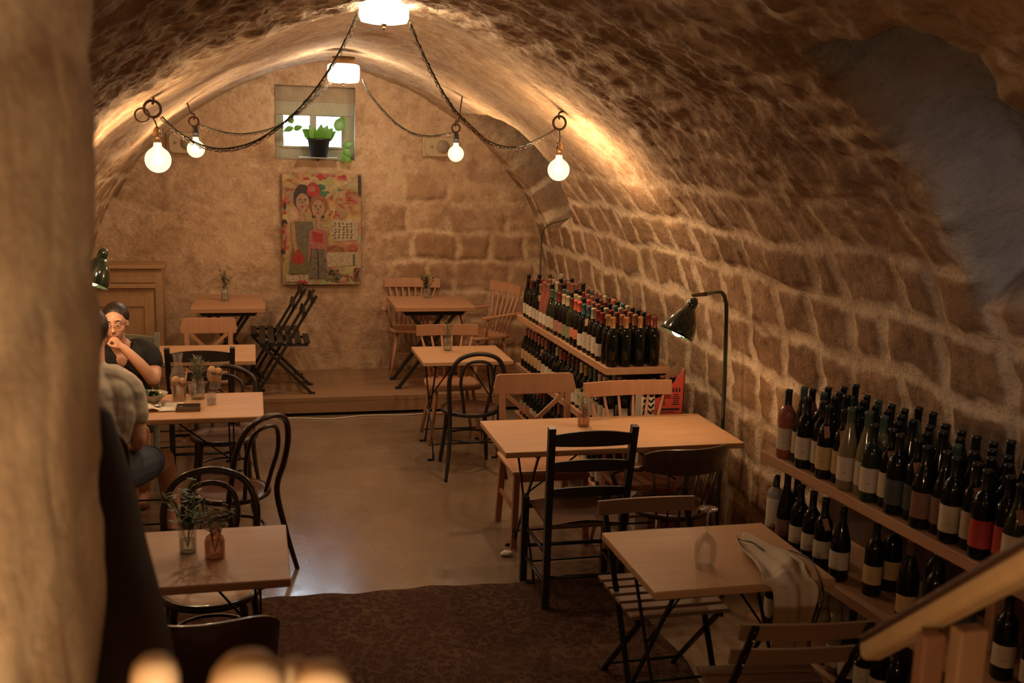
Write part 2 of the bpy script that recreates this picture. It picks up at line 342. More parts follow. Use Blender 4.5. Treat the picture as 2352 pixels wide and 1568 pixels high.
# floor
def floormat():
    m,nt,b=newmat('polished_concrete'); v=objvec(nt); n1=noise(nt,1.2,5,v,.6,.3); n2=noise(nt,9,5,v,.7); n3=noise(nt,60,3,v)
    c=ramp(nt,n1,[(.3,(.17,.12,.075)),(.5,(.24,.17,.11)),(.7,(.30,.22,.15))]); c=mixc(nt,ramp(nt,n2,[(.4,0),(.75,.55)]),c,(.13,.09,.06)); c=mixc(nt,ramp(nt,n3,[(.66,0),(.72,.35)]),c,(.42,.36,.27))
    nt.links.new(c,b.inputs['Base Color']); nt.links.new(ramp(nt,n2,[(.3,.13),(.7,.30)]),b.inputs['Roughness']); b.inputs['Specular IOR Level'].default_value=1.0; bump(nt,b,n2,.05,.004); return m
mb=MB().box((.68,3.75,-.05),(4.9,12.6,.1)); o=mb.build('floor',floormat()); o['kind']='structure'
ZS=.165
mb=MB()
for k in range(6):
    y=8.72+k*.195; mb.box((.68,y+.0965,ZS-.02),(4.5,.193,.04))
mb.box((.68,8.735,ZS/2+.004),(4.5,.025,ZS-.048)); mb.box((.68,9.3,.06),(4.4,1.0,.1))
o=mb.build('platform',PLANK,bev=.003); tag(o,None,None,kind='structure'); o.name='floor_platform'
# stone pier on the left, by the stairs
def pier():
    Xa,Xb,Ya,Yb=-1.15,-.205,-.25,1.52; per=[(Xb,Ya),(Xb,Yb),(Xa,Yb),(Xa,Ya)]; pts=[];nm=[]; st=.025
    for (a,b),n in zip(zip(per,per[1:]+per[:1]),((1,0),(0,1),(-1,0),(0,-1))):
        k=int(math.hypot(b[0]-a[0],b[1]-a[1])/st)
        for i in range(k): t=i/k; pts.append((a[0]+(b[0]-a[0])*t,a[1]+(b[1]-a[1])*t)); nm.append(n)
    pts.append(pts[0]); nm.append(nm[0]); pts=np.array(pts); nm=np.array(nm,float)
    for _ in range(3): nm=(nm+np.roll(nm,1,0)+np.roll(nm,-1,0)); nm/=np.linalg.norm(nm,axis=1)[:,None]+1e-9
    nm[-1]=nm[0]
    Z=np.linspace(-.02,3.05,110); nu,nv=len(pts),len(Z); xx=np.repeat(pts[:,0],nv); yy=np.repeat(pts[:,1],nv); z=np.tile(Z,nu); p=np.stack([xx,yy,z],1)
    per_=np.repeat(np.arange(nu)*st,nv); d,i=stones(z,per_,.3,.42); disp=.012*sst(0,.06,d)+.014*fbm(p*4,4)+.008*fbm(p*1.2+3,2); disp[-nv:]=disp[:nv]
    V=np.stack([xx-.021*(2.72-z)+np.repeat(nm[:,0],nv)*disp,yy+np.repeat(nm[:,1],nv)*disp,z],1)
    gridmesh('wall_pier',V,nu,nv,{'mortar':(1-sst(.01,.05,d))*.7,'tone':i,'daylight_grey':i*0},PILST)
pier()
# window
wn=thing('window_1',None,None,(0,0,0)); wn['kind']='structure'
yf=YB+.17
mb=MB()
fx0,fx1,fz0,fz1=.200,.920,2.12,2.66
for x0,x1,z0,z1,dy in ((.200,.272,2.232,2.52,0),(.522,.568,2.232,2.52,-.01),(.812,.920,2.232,2.52,0),(.200,.920,2.10,2.232,0),(.200,.920,2.52,2.64,0),(.262,.53,2.222,2.242,-.02),(.56,.82,2.222,2.242,-.02),(.262,.53,2.512,2.53,-.02)): mb.box(((x0+x1)/2,yf+dy,(z0+z1)/2),(x1-x0,.05,z1-z0))
mb.build('window_frame',BEIGEF,wn,bev=.003); MB().box((.56,yf+.03,2.715),(.74,.11,.15)).build('lintel',REV,wn)
for x0,x1 in ((.272,.522),(.568,.812)):
    mb=MB()
    for a_,b_,c_,d_ in ((x0,x0+.008,2.242,2.512),(x1-.008,x1,2.242,2.512),(x0,x1,2.512,2.520),(x0,x1,2.232,2.242)): mb.box(((a_+b_)/2,yf-.005,(c_+d_)/2),(b_-a_,.03,d_-c_))
    mb.build('pane_gasket',BLACKP,wn)
for x0,x1 in ((.26,.535),(.565,.86)): MB().box(((x0+x1)/2,yf+.012,2.385),(x1-x0,.006,.42)).build('window_pane',GLASS,wn)
mb=MB()
for k in range(4): mb.tube([(.33+k*.145,yf+.16,2.12),(.33+k*.145,yf+.16,2.75)],.004,6)
mb.build('window_bar',plain('pale_bar',(.6,.6,.6),.5),wn)

# ================================================================== TABLES
def bistro(name,label,cx,cy,w,d,z0=0,h=.75,top=TOP,th=.032,seam=False,rz=0,cat='table'):
    t=thing(name,label,cat,(cx,cy,z0),rz)
    MB().box((0,0,h-th/2),(w,d,th)).build('tabletop',top,t,bev=.006)
    u=MB()
    for s in(-1,1): u.box((s*w*.36,0,h-th-.009),(.028,d*.86,.018))
    for s in(-1,1): u.box((0,s*d*.36,h-th-.012),(w*.74,.022,.012))
    u.build('under_frame',IRON,t)
    for s in(-1,1):
        x=s*w*.36
        for q in(-1,1):
            g=MB(); k=.018 if q>0 else 0
            g.bar((x-s*k,-q*d*.36,h-th-.01),(x-s*k,q*d*.40,.03),.016,.009,(1,0,0))
            g.tube(cr([(x-s*k,q*d*.395,.045),(x-s*k,q*d*.405,.014),(x-s*k-.01,q*d*.43,.008),(x-s*k-.045,q*d*.43,.008)],4),.008,6)
            g.build('leg',IRON,t)
    for q in(-1,1): MB().tube([(-w*.36,q*d*.355,.11),(w*.36,q*d*.355,.11)],.006,6).build('crossbar',IRON,t)
    g=MB(); g.tube([(-w*.36,0,.40),(-w*.05,0,h-th-.01)],.005,6).tube([(w*.36,0,.40),(w*.05,0,h-th-.01)],.005,6).build('brace',IRON,t)
    return t
def trestle(name,label,cx,cy,w,d,z0,h=.75,th=.04,seam=None):
    t=thing(name,label,'table',(cx,cy,z0))
    if seam:
        MB().box((0,d/2-seam/2,h-th/2),(w-.03,seam-.004,th)).build('tabletop',PINK if 0 else TOPR,t,bev=.004); MB().box((0,-seam/2,h-th/2-.004),(w,d-seam-.004,th)).build('tabletop',TOPR,t,bev=.004)
    else: MB().box((0,0,h-th/2),(w,d,th)).build('tabletop',TOPR,t,bev=.005)
    for q in(-1,1): MB().prism([(-w*.42,h-th),(w*.42,h-th),(w*.36,h-th-.05),(-w*.36,h-th-.05)],q*d*.32-.012,q*d*.32+.012).build('apron',BLACKW,t)
    for q in(-1,1):
        for s in(-1,1):
            y=q*d*.32-q*(.03 if s>0 else .0); g=MB(); g.bar((s*w*.30,y,h-th-.02),(-s*w*.42,y,.02),.026,.04,(0,1,0)); g.box((-s*(w*.42+.01),y,.012),(.05,.03,.022)); g.build('leg',BLACKW,t)
    MB().bar((-w*.02,-d*.32,h*.47),(-w*.02,d*.32,h*.47),.03,.03).build('crossbar',BLACKW,t)
    return t
TOPR=wood('reddish_tabletop',(.46,.24,.13),.4,0,.2)
T_R1=bistro('bistro_table','light wood table with the upside-down wine glass and the beige cloth',1.73,3.565,.72,.60)
T_R2=bistro('dining_table','long light wood table beside the dark green floor lamp',1.91,5.34,1.34,.64)
T_C=bistro('bistro_table','small light wood table between a spindle-back chair and a black hooped chair',1.505,7.59,.67,.60)
T_L1=bistro('bistro_table','light wood table with the clear and the pink bud vase',-.27,3.885,.76,.56)
T_L2=bistro('dining_table','diners\' table laid with salad, bread buckets and glasses',-.59,6.215,1.26,.60,top=TOP)
T_C2=bistro('dining_table','light wood table between the cross-back chair and the black ladder-back chair',-.62,7.78,1.24,.62)
T_TL=trestle('trestle_table','table on the platform with two top boards and black crossed legs, below the left speaker',-.215,9.23,.60,.78,ZS,seam=.36)
T_TR=trestle('trestle_table','table on the platform with black crossed legs, right of the painting',1.52,9.13,.70,.66,ZS)

# ================================================================== CHAIRS  (seat centre at origin, sitter looks to +y)
def bentwood(label,loc,rz,mat=DKBENT,seat=MSEAT,h=.88):
    t=thing('bentwood_chair',label,'chair',loc,rz)
    MB().lathe([(0,.452),(.12,.450),(.17,.456),(.185,.462),(.19,.452),(.185,.440),(0,.440)],28).build('seat',seat,t)
    rim=MB(); rim.tube([(.195*math.cos(a),.195*math.sin(a),.447) for a in np.linspace(0,2*PI,33)[:-1]],.017,8,closed=True).build('seat_rim',mat,t)
    for s in(-1,1): MB().tube(cr([(s*.135,.135,.44),(s*.15,.155,.25),(s*.175,.20,.0)],4),[.017]*4+[.015]*4+[.011]).build('leg',mat,t)
    b=MB(); hl=[(-.215,-.27,0),(-.185,-.215,.22),(-.175,-.165,.44),(-.19,-.205,.60),(-.19,-.235,.74),(-.135,-.262,h-.04),(0,-.272,h)]
    hl=hl+[(-x,y,z) for x,y,z in hl[-2::-1]]; P=cr(hl,6); rr=[.012+.004*min(1,p.z/.3) for p in P]; b.tube(P,rr,8).build('back_hoop',mat,t)
    il=[(-.075,-.175,.45),(-.095,-.205,.58),(-.115,-.232,.70),(-.085,-.252,h-.085),(0,-.262,h-.055)]; il=il+[(-x,y,z) for x,y,z in il[-2::-1]]
    MB().tube(cr(il,6),.0115,8).build('inner_hoop',mat,t)
    MB().tube([(.165*math.cos(a),.165*math.sin(a)-.01,.25) for a in np.linspace(0,2*PI,29)[:-1]],.009,6,closed=True).build('leg_ring',mat,t)
    return t
def ladder(label,loc,rz,mat=BLACKW,seatm=RUSH,h=.94,n=3):
    t=thing('ladder_back_chair',label,'chair',loc,rz)
    m=MB(); V=[];F=[]; k=12
    for i in range(k+1):
        for j in range(k+1):
            u,v=i/k*2-1,j/k*2-1; wx=.20 if v<0 else .22; V.append((u*(.195+.02*(v+1)/2),v*.19,.455+.010*math.cos(u*3)*math.cos(v*3)*-1+.004*math.sin(14*max(abs(u),abs(v)))))
    for i in range(k):
        for j in range(k): a=i*(k+1)+j; F.append((a,a+k+1,a+k+2,a+1))
    m.add(V,F,True); m.box((0,0,.44),(.39,.36,.02)).build('seat',seatm,t)
    for s in(-1,1):
        MB().bar((s*.225,.185,.475),(s*.225,.19,0),.036,.036,(0,1,0)).build('leg',mat,t)
        g=MB(); g.bar((s*.195,-.19,.0),(s*.195,-.185,.47),.034,.036,(0,1,0)).bar((s*.195,-.185,.46),(s*.21,-.255,h),.034,.036,(0,1,0)).build('leg',mat,t)
        MB().tube([(s*.213,.18,.30),(s*.2,-.18,.30)],.010,6).build('stretcher',mat,t); MB().tube([(s*.217,.18,.14),(s*.2,-.18,.14)],.010,6).build('stretcher',mat,t)
    MB().tube([(-.22,.185,.20),(.22,.185,.20)],.011,6).build('stretcher',mat,t); MB().tube([(-.2,-.185,.17),(.2,-.185,.17)],.011,6).build('stretcher',mat,t)
    MB().box((0,.188,.425),(.42,.022,.03)).build('seat_rail',mat,t)
    zs=[h-.06,h-.20,h-.34][:n]
    for i,zc in enumerate(zs):
        yb=-.19-.07*(zc-.47)/(h-.47); m=MB(); V=[];F=[]; k=14; hh=[.045,.035,.030][i]
        for a in range(k+1):
            u=a/k*2-1; x=u*.205; y=yb-.022*(1-u*u); up=hh*(.45+.55*(1-u*u)); 
            V+=[(x,y-.007,zc-hh*.75),(x,y+.007,zc-hh*.75),(x,y+.007,zc+up),(x,y-.007,zc+up)]
        for a in range(k):
            for q in range(4): F.append((a*4+q,a*4+(q+1)%4,a*4+4+(q+1)%4,a*4+4+q))
        m.add(V,F,False).build('back_slat',mat,t)
    return t
def xback(label,loc,rz,mat=PINK,legm=None,h=.89,wd=.42):
    t=thing('cross_back_chair',label,'chair',loc,rz); legm=legm or mat; W=wd/2
    MB().prism([(-W-.02,-.0),(W+.02,0),(W+.03,.04),(W+.012,.115),(W-.01,.125),(-W+.01,.125),(-W-.012,.115),(-W-.03,.04)],-.012,.012,Matrix.Rotation(R(-9),3,'X').inverted() if 0 else Matrix.Rotation(R(8),3,'X'),(0,-.245,h-.12)).build('crest_rail',mat,t,bev=.004)
    for s in(-1,1):
        MB().bar((s*(W-.03),-.185,.45),(s*(W-.022),-.24,h-.11),.036,.026,(0,1,0)).build('back_post',mat,t)
        MB().bar((s*(W-.03),-.19,.45),(s*(W-.02),-.25,0),.036,.030,(0,1,0)).build('leg',legm,t)
        MB().bar((s*(W-.025),.17,.45),(s*(W-.01),.20,0),.034,.034,(0,1,0)).build('leg',legm,t)
        MB().bar((s*(W-.02),.18,.22),(s*(W-.02),-.20,.22),.016,.024).build('stretcher',legm,t)
    MB().bar((-(W-.05),-.235,h-.12),(W-.06,-.19,.50),.026,.016,(0,1,0)).bar((W-.05,-.231,h-.12),(-(W-.06),-.186,.50),.026,.016,(0,1,0)).build('cross_slat',mat,t)
    MB().box((0,0,.452),(wd+.02,.42,.024)).build('seat',mat,t,bev=.01)
    for y in(-.18,.18): MB().box((0,y,.415),(wd-.08,.02,.045)).build('seat_rail',legm,t)
    return t
def spindle(label,loc,rz,mat=PINK,h=.86,n=6,arms=False,name='spindle_back_chair',wd=.44):
    t=thing(name,label,'chair',loc,rz); W=wd/2+.03
    m=MB(); V=[];k=12
    for a in range(k+1):
        u=a/k*2-1; x=u*W; y=-.235-.03*(1-u*u)
        V+=[(x,y-.011,h-.085),(x,y+.011,h-.085),(x,y+.004,h),(x,y-.016,h)]
    m.add(V,[(a*4+q,a*4+(q+1)%4,a*4+4+(q+1)%4,a*4+4+q) for a in range(k) for q in range(4)]+[(0,3,2,1),(k*4,k*4+1,k*4+2,k*4+3)]).build('crest_rail',mat,t)
    for i in range(n):
        u=(i/(n-1)*2-1)*.86; MB().tube([(u*.17,-.165,.455),(u*.19,-.205,.62),(u*W,-.24-.03*(1-u*u),h-.07)],[.008,.0115,.008],8).build('spindle',mat,t)
    sp=[(.0,.225),(.13,.22),(.2,.17),(.215,.05),(.205,-.1),(.16,-.185),(0,-.2)]; sp=[Vector((x,y,0)) for x,y in sp]+[Vector((-x,y,0)) for x,y in sp[-2:0:-1]]; sp=cr(sp,4,True)
    m=MB(); nn=len(sp); V=[(p.x*a,p.y*a,z) for a,z in ((.3,.452),(.8,.452),(.95,.462),(1,.455),(1,.435),(.9,.428),(.1,.428)) for p in sp]
    m.add(V,[(i*nn+j,i*nn+(j+1)%nn,(i+1)*nn+(j+1)%nn,(i+1)*nn+j) for i in range(6) for j in range(nn)],True); m.f.append(tuple(range(nn))); m.sm.append(False); m.mi.append(0); m.build('seat',mat,t)
    for sx in(-1,1):
        for sy in(-1,1): MB().tube([(sx*.14,sy*.13,.44),(sx*.17,sy*.165,.22),(sx*.205,sy*.205,0)],[.012,.018,.011],10).build('leg',mat,t)
        MB().tube([(sx*.172,-.17,.20),(sx*.172,.17,.20)],.009,6).build('stretcher',mat,t)
    MB().tube([(-.17,0,.2),(.17,0,.2)],.009,6).build('stretcher',mat,t)
    if arms:
        for s in(-1,1):
            MB().bar((s*.25,-.24,.66),(s*.265,.16,.64),.05,.02).build('armrest',mat,t,bev=.005); MB().tube([(s*.25,.10,.64),(s*.19,.08,.45)],.010,8).build('arm_post',mat,t)
    return t
def folding(label,loc,rz,mat=SLATW,frame=IRON,h=.82,bars=False):
    t=thing('folding_chair',label,'chair',loc,rz); bw=.012 if not bars else .022; bh=.022 if not bars else .034
    for s in(-1,1):
        x=s*.19; MB().bar((x,-.27,h),(x,.02,.36),bw,bh,(1,0,0)).bar((x,.02,.36),(x,.23,.01),bw,bh,(1,0,0)).build('back_leg',frame,t)
        x=s*.165; MB().bar((x,.19,.43),(x,-.22,.01),bw,bh,(1,0,0)).build('leg',frame,t)
        MB().bar((s*.185,-.20,.43),(s*.185,.20,.435),bw*.8,.02).build('seat_side_rail',frame,t)
        MB().box((s*.19,.235,.008),(.03,.05,.014)).box((s*.165,-.23,.008),(.03,.05,.014)).build('foot',frame,t)
    MB().tube([(-.19,.19,.09),(.19,.19,.09)],.007,6).build('crossbar',frame,t); MB().tube([(-.165,-.175,.06),(.165,-.175,.06)],.007,6).build('crossbar',frame,t)
    for i in range(6): MB().box((0,-.19+i*.074,.452),(.43 if not bars else .40,.052,.016)).build('seat_slat',mat,t,bev=.003)
    for zc in (h-.035,h-.155):
        y=-.27+.29*(h-zc)/(h-.36); m=MB(); V=[];k=8
        for a in range(k+1):
            u=a/k*2-1; yy=y+.026-.014*(1-u*u); V+=[(u*.225,yy-.004,zc-.030),(u*.225,yy+.010,zc-.030),(u*.225,yy-.004,zc+.030),(u*.225,yy-.018,zc+.030)]
        m.add(V,[(a*4+q,a*4+(q+1)%4,a*4+4+(q+1)%4,a*4+4+q) for a in range(k) for q in range(4)]+[(0,3,2,1),(k*4,k*4+1,k*4+2,k*4+3)]).build('back_slat',mat,t)
        for s in(-1,1):
            for dz in(-.016,.016): MB().sphere((s*.19,y-.012,zc+dz),.006,6).build('rivet',STEEL,t)
    return t
def captain(label,loc,rz,mat=DKBROWN,seat=DKBROWN,h=.80,panel=.10,arm=True,ns=7):
    t=thing('captains_chair',label,'chair',loc,rz)
    def arc(a,rx=.27,ry=.25): return Vector((rx*math.sin(a),-ry*math.cos(a)-.02,0))
    m=MB(); V=[];k=20; A=1.15
    for i in range(k+1):
        a=-A+2*A*i/k; p=arc(a); q=arc(a,.285,.27); hh=panel*(1-.35*abs(i/k*2-1)**4)
        V+=[(p.x*.94,p.y*.94,h-panel),(q.x*.96,q.y*.96,h-panel),(q.x,q.y-.01,h-panel+hh),(p.x,p.y-.01,h-panel+hh)]
    m.add(V,[(a*4+q,a*4+(q+1)%4,a*4+4+(q+1)%4,a*4+4+q) for a in range(k) for q in range(4)]+[(0,3,2,1),(k*4,k*4+1,k*4+2,k*4+3)],True).build('back_panel',mat,t,bev=.004)
    for i in range(ns):
        a=-.95+1.9*i/(ns-1); p=arc(a,.255,.235); b=arc(a,.19,.18); MB().tube([(b.x,b.y,.46),(p.x,p.y,h-panel+.01)],[.010,.012],8,flat=.6).build('back_slat',mat,t)
    for s in(-1,1):
        if arm: MB().tube(cr([(s*.25,-.12,h-panel+.01),(s*.285,.02,h-panel-.03),(s*.285,.14,h-panel-.09),(s*.25,.19,h-.24),(s*.205,.15,.45)],5),.015,8).build('armrest',mat,t)
        MB().tube([(s*.16,.15,.44),(s*.20,.20,0)],[.019,.013],8).build('leg',mat,t); MB().tube([(s*.16,-.15,.44),(s*.21,-.24,0)],[.019,.013],8).build('leg',mat,t)
    MB().lathe([(0,.452),(.17,.452),(.205,.462),(.215,.45),(.205,.43),(0,.43)],24).build('seat',seat,t)
    MB().tube([(.165*math.cos(a),.165*math.sin(a),.22) for a in np.linspace(0,2*PI,25)[:-1]],.009,6,closed=True).build('leg_ring',mat,t)
    return t
spindle('reddish spindle-back chair behind the small table, facing the camera',(1.50,7.92,0),PI,h=.87)
bentwood('black hooped bentwood chair pushed up to the small table with one vase',(1.48,7.10,0),0,mat=IRON if 0 else BLACKW,h=.90)
xback('reddish cross-back chair with a dark leg frame behind the long table',(1.66,5.78,0),PI,legm=REDW,h=.93,wd=.46)
spindle('reddish spindle-back chair behind the long table, nearer the wall',(2.15,5.45,0),PI+.05,h=.95,n=6,wd=.50)
ladder('black ladder-back chair with a woven rush seat at the long table',(1.60,4.93,0),-.03,h=.97)
captain('dark brown round-backed armchair at the long table, beside the wall',(2.12,4.94,0),.18,h=.84,panel=.14)
folding('brown slatted folding chair tucked behind the table with the wine glass',(1.66,3.88,0),PI,mat=SLATW,h=.80)
folding('brown slatted folding chair with black uprights in front of the table with the wine glass',(1.73,3.02,0),-.12,h=.84,mat=SLATW)
spindle('reddish spindle-back armchair against the back wall, left behind the platform table',(1.42,9.50,ZS),PI-.12,arms=True,name='spindle_armchair',h=.88,n=8,wd=.46)
spindle('reddish spindle-back armchair at the right of the platform table, seen side-on',(2.00,9.12,ZS),PI/2+.35,arms=True,name='spindle_armchair',h=.90)
c=folding('black slatted folding chair standing side-on at the platform edge',(.235,9.02,ZS),PI/2,mat=BLACKW,frame=BLACKW,h=.85,bars=True)
dup(c,(.165,9.44,ZS),PI/2,'black slatted folding chair behind the first one, against the back wall')
xback('light reddish cross-back chair behind the table, with lamplight on its top rail',(-.36,8.28,0),PI,mat=PINK,h=.88,wd=.38)
ladder('black ladder-back chair with its back to the camera behind the bread buckets',(-.36,7.36,0),0,h=.92,n=3)
bentwood('dark bentwood chair with a red-brown seat behind the diners\' table',(-.20,6.62,0),PI,h=.84)
bentwood('dark bentwood chair turned aside at the right end of the diners\' table',(-.14,5.52,0),.80,h=.90)
bentwood('dark bentwood chair the man in the grey shirt sits on',(-.835,5.62,0),0,h=.88)
bentwood('dark hooped bentwood chair behind the table with the two bud vases',(-.20,4.26,0),PI,h=.88,seat=LSEAT)
captain('dark brown panel-backed chair in front of the table with the two bud vases',(-.19,3.47,0),-.02,h=.80,panel=.21,arm=False,ns=5,seat=DKBROWN)
ladder('sage green painted chair the woman in black sits on',(-.86,7.12,0),PI,mat=GREENW,h=.98,n=2)

# ================================================================== WALL THINGS
def speaker(label,x,z):
    t=thing('wall_speaker',label,'speaker',(x,YB-.05,z))
    o=[Vector((a,0,b)) for a,b in ((-.14,-.05),(-.11,-.085),(0,-.09),(.11,-.085),(.14,-.05),(.14,.05),(.11,.085),(0,.09),(-.11,.085),(-.14,.05))]; o=[(p.x,p.z) for p in cr(o,3,True)]
    MB().box((-.03,.04,0),(.27,.05,.19)).build('back_box',SPK,t,bev=.01); MB().prism(o,-.02,.03).build('front_frame',SPK,t,bev=.006)
    MB().lathe([(0,.0),(.06,.004),(.062,-.004),(0,-.004)],24,(.02,-.024,0),Matrix.Rotation(R(90),3,'X')).build('grille',GRILLE,t)
    MB().lathe([(0,.0),(.014,.002),(.015,-.003)],12,(-.085,-.024,0),Matrix.Rotation(R(90),3,'X')).build('tweeter',GRILLE,t); return t
speaker('beige wall speaker right of the window',1.70,2.27); speaker('beige wall speaker left of the window',-.57,2.24)
# plant on the window shelf
pt=thing('shelf_bracket','small grey shelf under the window plant','shelf',(.575,YB-.03,2.135))
MB().box((0,0,.006),(.34,.20,.010)).build('board',plain('grey_shelf',(.30,.28,.24),.5),pt); MB().box((0,.03,-.012),(.02,.16,.02)).build('bracket',IRON,pt)
def leafmesh(mb,p,d,up,L,W,curl=.25):
    p=Vector(p);d=Vector(d).normalized();s=d.cross(Vector(up)); s=s.normalized() if s.length>1e-3 else d.orthogonal().normalized(); n=s.cross(d)
    V=[];k=5
    for i in range(k+1):
        t=i/k; wd=W*math.sin(PI*min(1,t*.92+.06))**.8*(1.1-.45*t); c=p+d*L*t-n*curl*L*t*t
        V+=[c-s*wd*.5+n*wd*.12,c,c+s*wd*.5+n*wd*.12]
    mb.add(V,[(i*3+j,i*3+j+1,i*3+j+4,i*3+j+3) for i in range(k) for j in(0,1)],True)
pot=thing('potted_pothos','trailing green plant in a black pot in front of the window','plant',(.585,YB-.04,2.146))
MB().lathe([(0,0),(.075,0),(.10,.150),(.112,.150),(.112,.168),(.100,.168),(.098,.14),(0,.14)],24).build('pot',BLACKP,pot)
lv=MB();st=MB()
def vine(P,leaves,L=.1):
    P=cr(P,5); st.tube(P,.0022,5)
    for i,(k,d) in enumerate(leaves): leafmesh(lv,P[int(k*(len(P)-1))],d,(0,-1,.3),L*(1.0+.35*random.random()),L*.85)
vine([(-.05,0,.15),(-.14,0,.19),(-.21,-.02,.23),(-.24,-.04,.29)],[(1,(-.2,-.3,1)),(.75,(.7,-.2,.3)),(.8,(-.9,-.2,-.3))],.075)
vine([(.06,0,.15),(.12,-.02,.20),(.16,-.02,.24)],[(1,(.45,-.1,1))],.14)
vine([(.08,0,.155),(.16,-.03,.16),(.21,-.05,.12),(.225,-.06,.04)],[(.75,(.6,-.2,.2)),(.8,(.5,-.3,-.5)),(.95,(-.2,-.3,-1)),(1,(.5,-.2,-.8))],.085)
for k in range(11):
    a=k*2.4; d=(math.cos(a)*.8,math.sin(a)*.5-.1,.75+.3*random.random()); leafmesh(lv,(math.cos(a)*.03,math.sin(a)*.03,.14),d,(0,-1,.4),.15,.115,.4)
lv.build('leaves',LEAFB,pot); st.build('stems',LEAF,pot)
# painting
def painting():
    x0,x1,z0,z1=.255,.965,.985,2.005; t=thing('painting','colourful canvas of two women painted side by side below the window','painting',(x0,YB-.045,z0)); W=x1-x0;H=z1-z0
    MB().box((W/2,.0,H/2),(W,.03,H)).build('canvas_edge',plain('canvas_edge_paint',(.08,.05,.03),.7),t)
    def P(n,c,v=.25): return plain('paint_'+n,[x*.72 for x in c],.6,0,max(v,.38),38)
    # ground: patches of warm paint
    m,nt,b=newmat('painted_ground'); v=objvec(nt); n1=noise(nt,6,4,v,.6,1.5); vo=N(nt,'ShaderNodeTexVoronoi'); vo.inputs['Scale'].default_value=11; nt.links.new(v,vo.inputs['Vector'])
    c=ramp(nt,n1,[(.34,(.26,.06,.04)),(.43,(.38,.20,.09)),(.53,(.40,.27,.13)),(.63,(.50,.36,.21)),(.72,(.16,.14,.07))]); c=mixc(nt,.35,c,vo.outputs['Color'],'MULTIPLY'); nt.links.new(c,b.inputs['Base Color']); b.inputs['Roughness'].default_value=.7
    mats=[m,P('skin',(.52,.30,.17)),P('green_dress',(.20,.17,.06)),P('red',(.50,.04,.03)),P('coral',(.56,.14,.06)),P('dark',(.05,.03,.02)),P('teal',(.06,.20,.11)),P('grey_skirt',(.20,.16,.11),.6),P('cream',(.62,.48,.30)),P('hair_red',(.36,.12,.04)),P('pink',(.50,.17,.13))]
    g=MB(); lay=[0]
    def poly(mi,pts,px=True):
        lay[0]+=1; g.m=mi; y=-.0165-lay[0]*.00008
        q=[((a-145)/570*W,(1470-b_)/790*H) for a,b_ in pts]; n=len(q); g.add([(a,y,c) for a,c in q],[tuple(range(n))[::-1]] if 0 else [tuple(range(n))])
    def oval(mi,cx,cy,rx,ry,n=18,j=0): poly(mi,[(cx+rx*math.cos(2*PI*k/n)*(1+j*(random.random()-.5)),cy+ry*math.sin(2*PI*k/n)*(1+j*(random.random()-.5))) for k in range(n)])
    poly(0,[(145,680),(715,680),(715,1470),(145,1470)])
    poly(5,[(690,690),(715,690),(715,840),(695,830)]); 
    for k in range(16): oval(10 if k%2 else 3,random.uniform(300,600),random.uniform(690,725),random.uniform(12,34),random.uniform(6,14),10,.5)
    for k in range(13): oval([3,4,10,5][k%4],random.uniform(150,190),random.uniform(860,1330),random.uniform(8,20),random.uniform(10,34),10,.5)
    for k in range(9): oval(6,random.uniform(410,570),random.uniform(765,830),random.uniform(14,40),random.uniform(6,14),10,.6)
    for k in range(12): oval([4,10,3][k%3],random.uniform(560,690),random.uniform(820,900),random.uniform(10,26),random.uniform(5,12),9,.6)
    for k in range(10): oval([10,3][k%2],random.uniform(480,600),random.uniform(950,1020),random.uniform(7,13),random.uniform(7,13),9,.5)
    poly(8,[(500,1010),(690,1000),(690,1150),(520,1160)]); poly(8,[(458,1240),(700,1235),(690,1330),(470,1345)])
    for i in range(5):
        for j in range(6): oval(5,525+i*30+random.uniform(-5,5),1035+j*20+random.uniform(-4,4),6,6,8,.4)
    for j in range(6): poly(5,[(655,1255+j*14),(672,1252+j*14),(672,1260+j*14),(655,1263+j*14)])
    for j in range(3): oval(4,635+j*20,1205,13,24,10,.5)
    [oval([5,2,7][k%3],random.uniform(465,575),random.uniform(1365,1445),random.uniform(8,20),random.uniform(6,14),9,.7) for k in range(26)]; [oval([6,5,3][k%3],random.uniform(670,705),random.uniform(1330,1450),7,9,8,.7) for k in range(22)]; [oval([3,10][k%2],random.uniform(600,670),random.uniform(1390,1440),12,7,8,.7) for k in range(8)]
    poly(8,[(165,1400),(330,1400),(330,1450),(165,1450)])
    # left woman
    oval(5,290,850,62,92,20,.1); oval(1,290,885,48,62); poly(1,[(272,930),(308,930),(312,1000),(370,1020),(360,1045),(205,1040),(212,1015),(268,1000)])
    poly(2,[(225,1020),(360,1022),(372,1090),(340,1250),(330,1390),(190,1395),(205,1250),(240,1160)]); poly(7,[(245,1040),(350,1035),(345,1160),(330,1270),(275,1180)])
    poly(1,[(205,1030),(232,1030),(240,1150),(262,1245),(240,1262),(212,1170)])
    oval(3,365,800,50,52,12,.25); oval(10,360,790,24,22,10,.3)
    oval(3,255,1285,47,42); oval(3,255,1240,20,22)
    for x in(268,300): poly(1,[(x-10,1395),(x+8,1395),(x+6,1440),(x-8,1440)]); oval(3,x,1452,18,14)
    # right woman
    oval(9,408,905,66,68,18,.12); oval(1,402,930,46,62); poly(1,[(390,980),(418,980),(424,1060),(460,1090),(350,1090),(386,1060)])
    poly(10,[(352,1075),(462,1075),(470,1180),(450,1215),(352,1215),(336,1170)]); poly(3,[(356,1085),(440,1110),(432,1170),(366,1165)])
    poly(10,[(340,1080),(358,1090),(350,1200),(338,1310),(326,1305),(332,1180)]); poly(10,[(455,1085),(472,1100),(466,1200),(455,1335),(440,1335),(446,1200)])
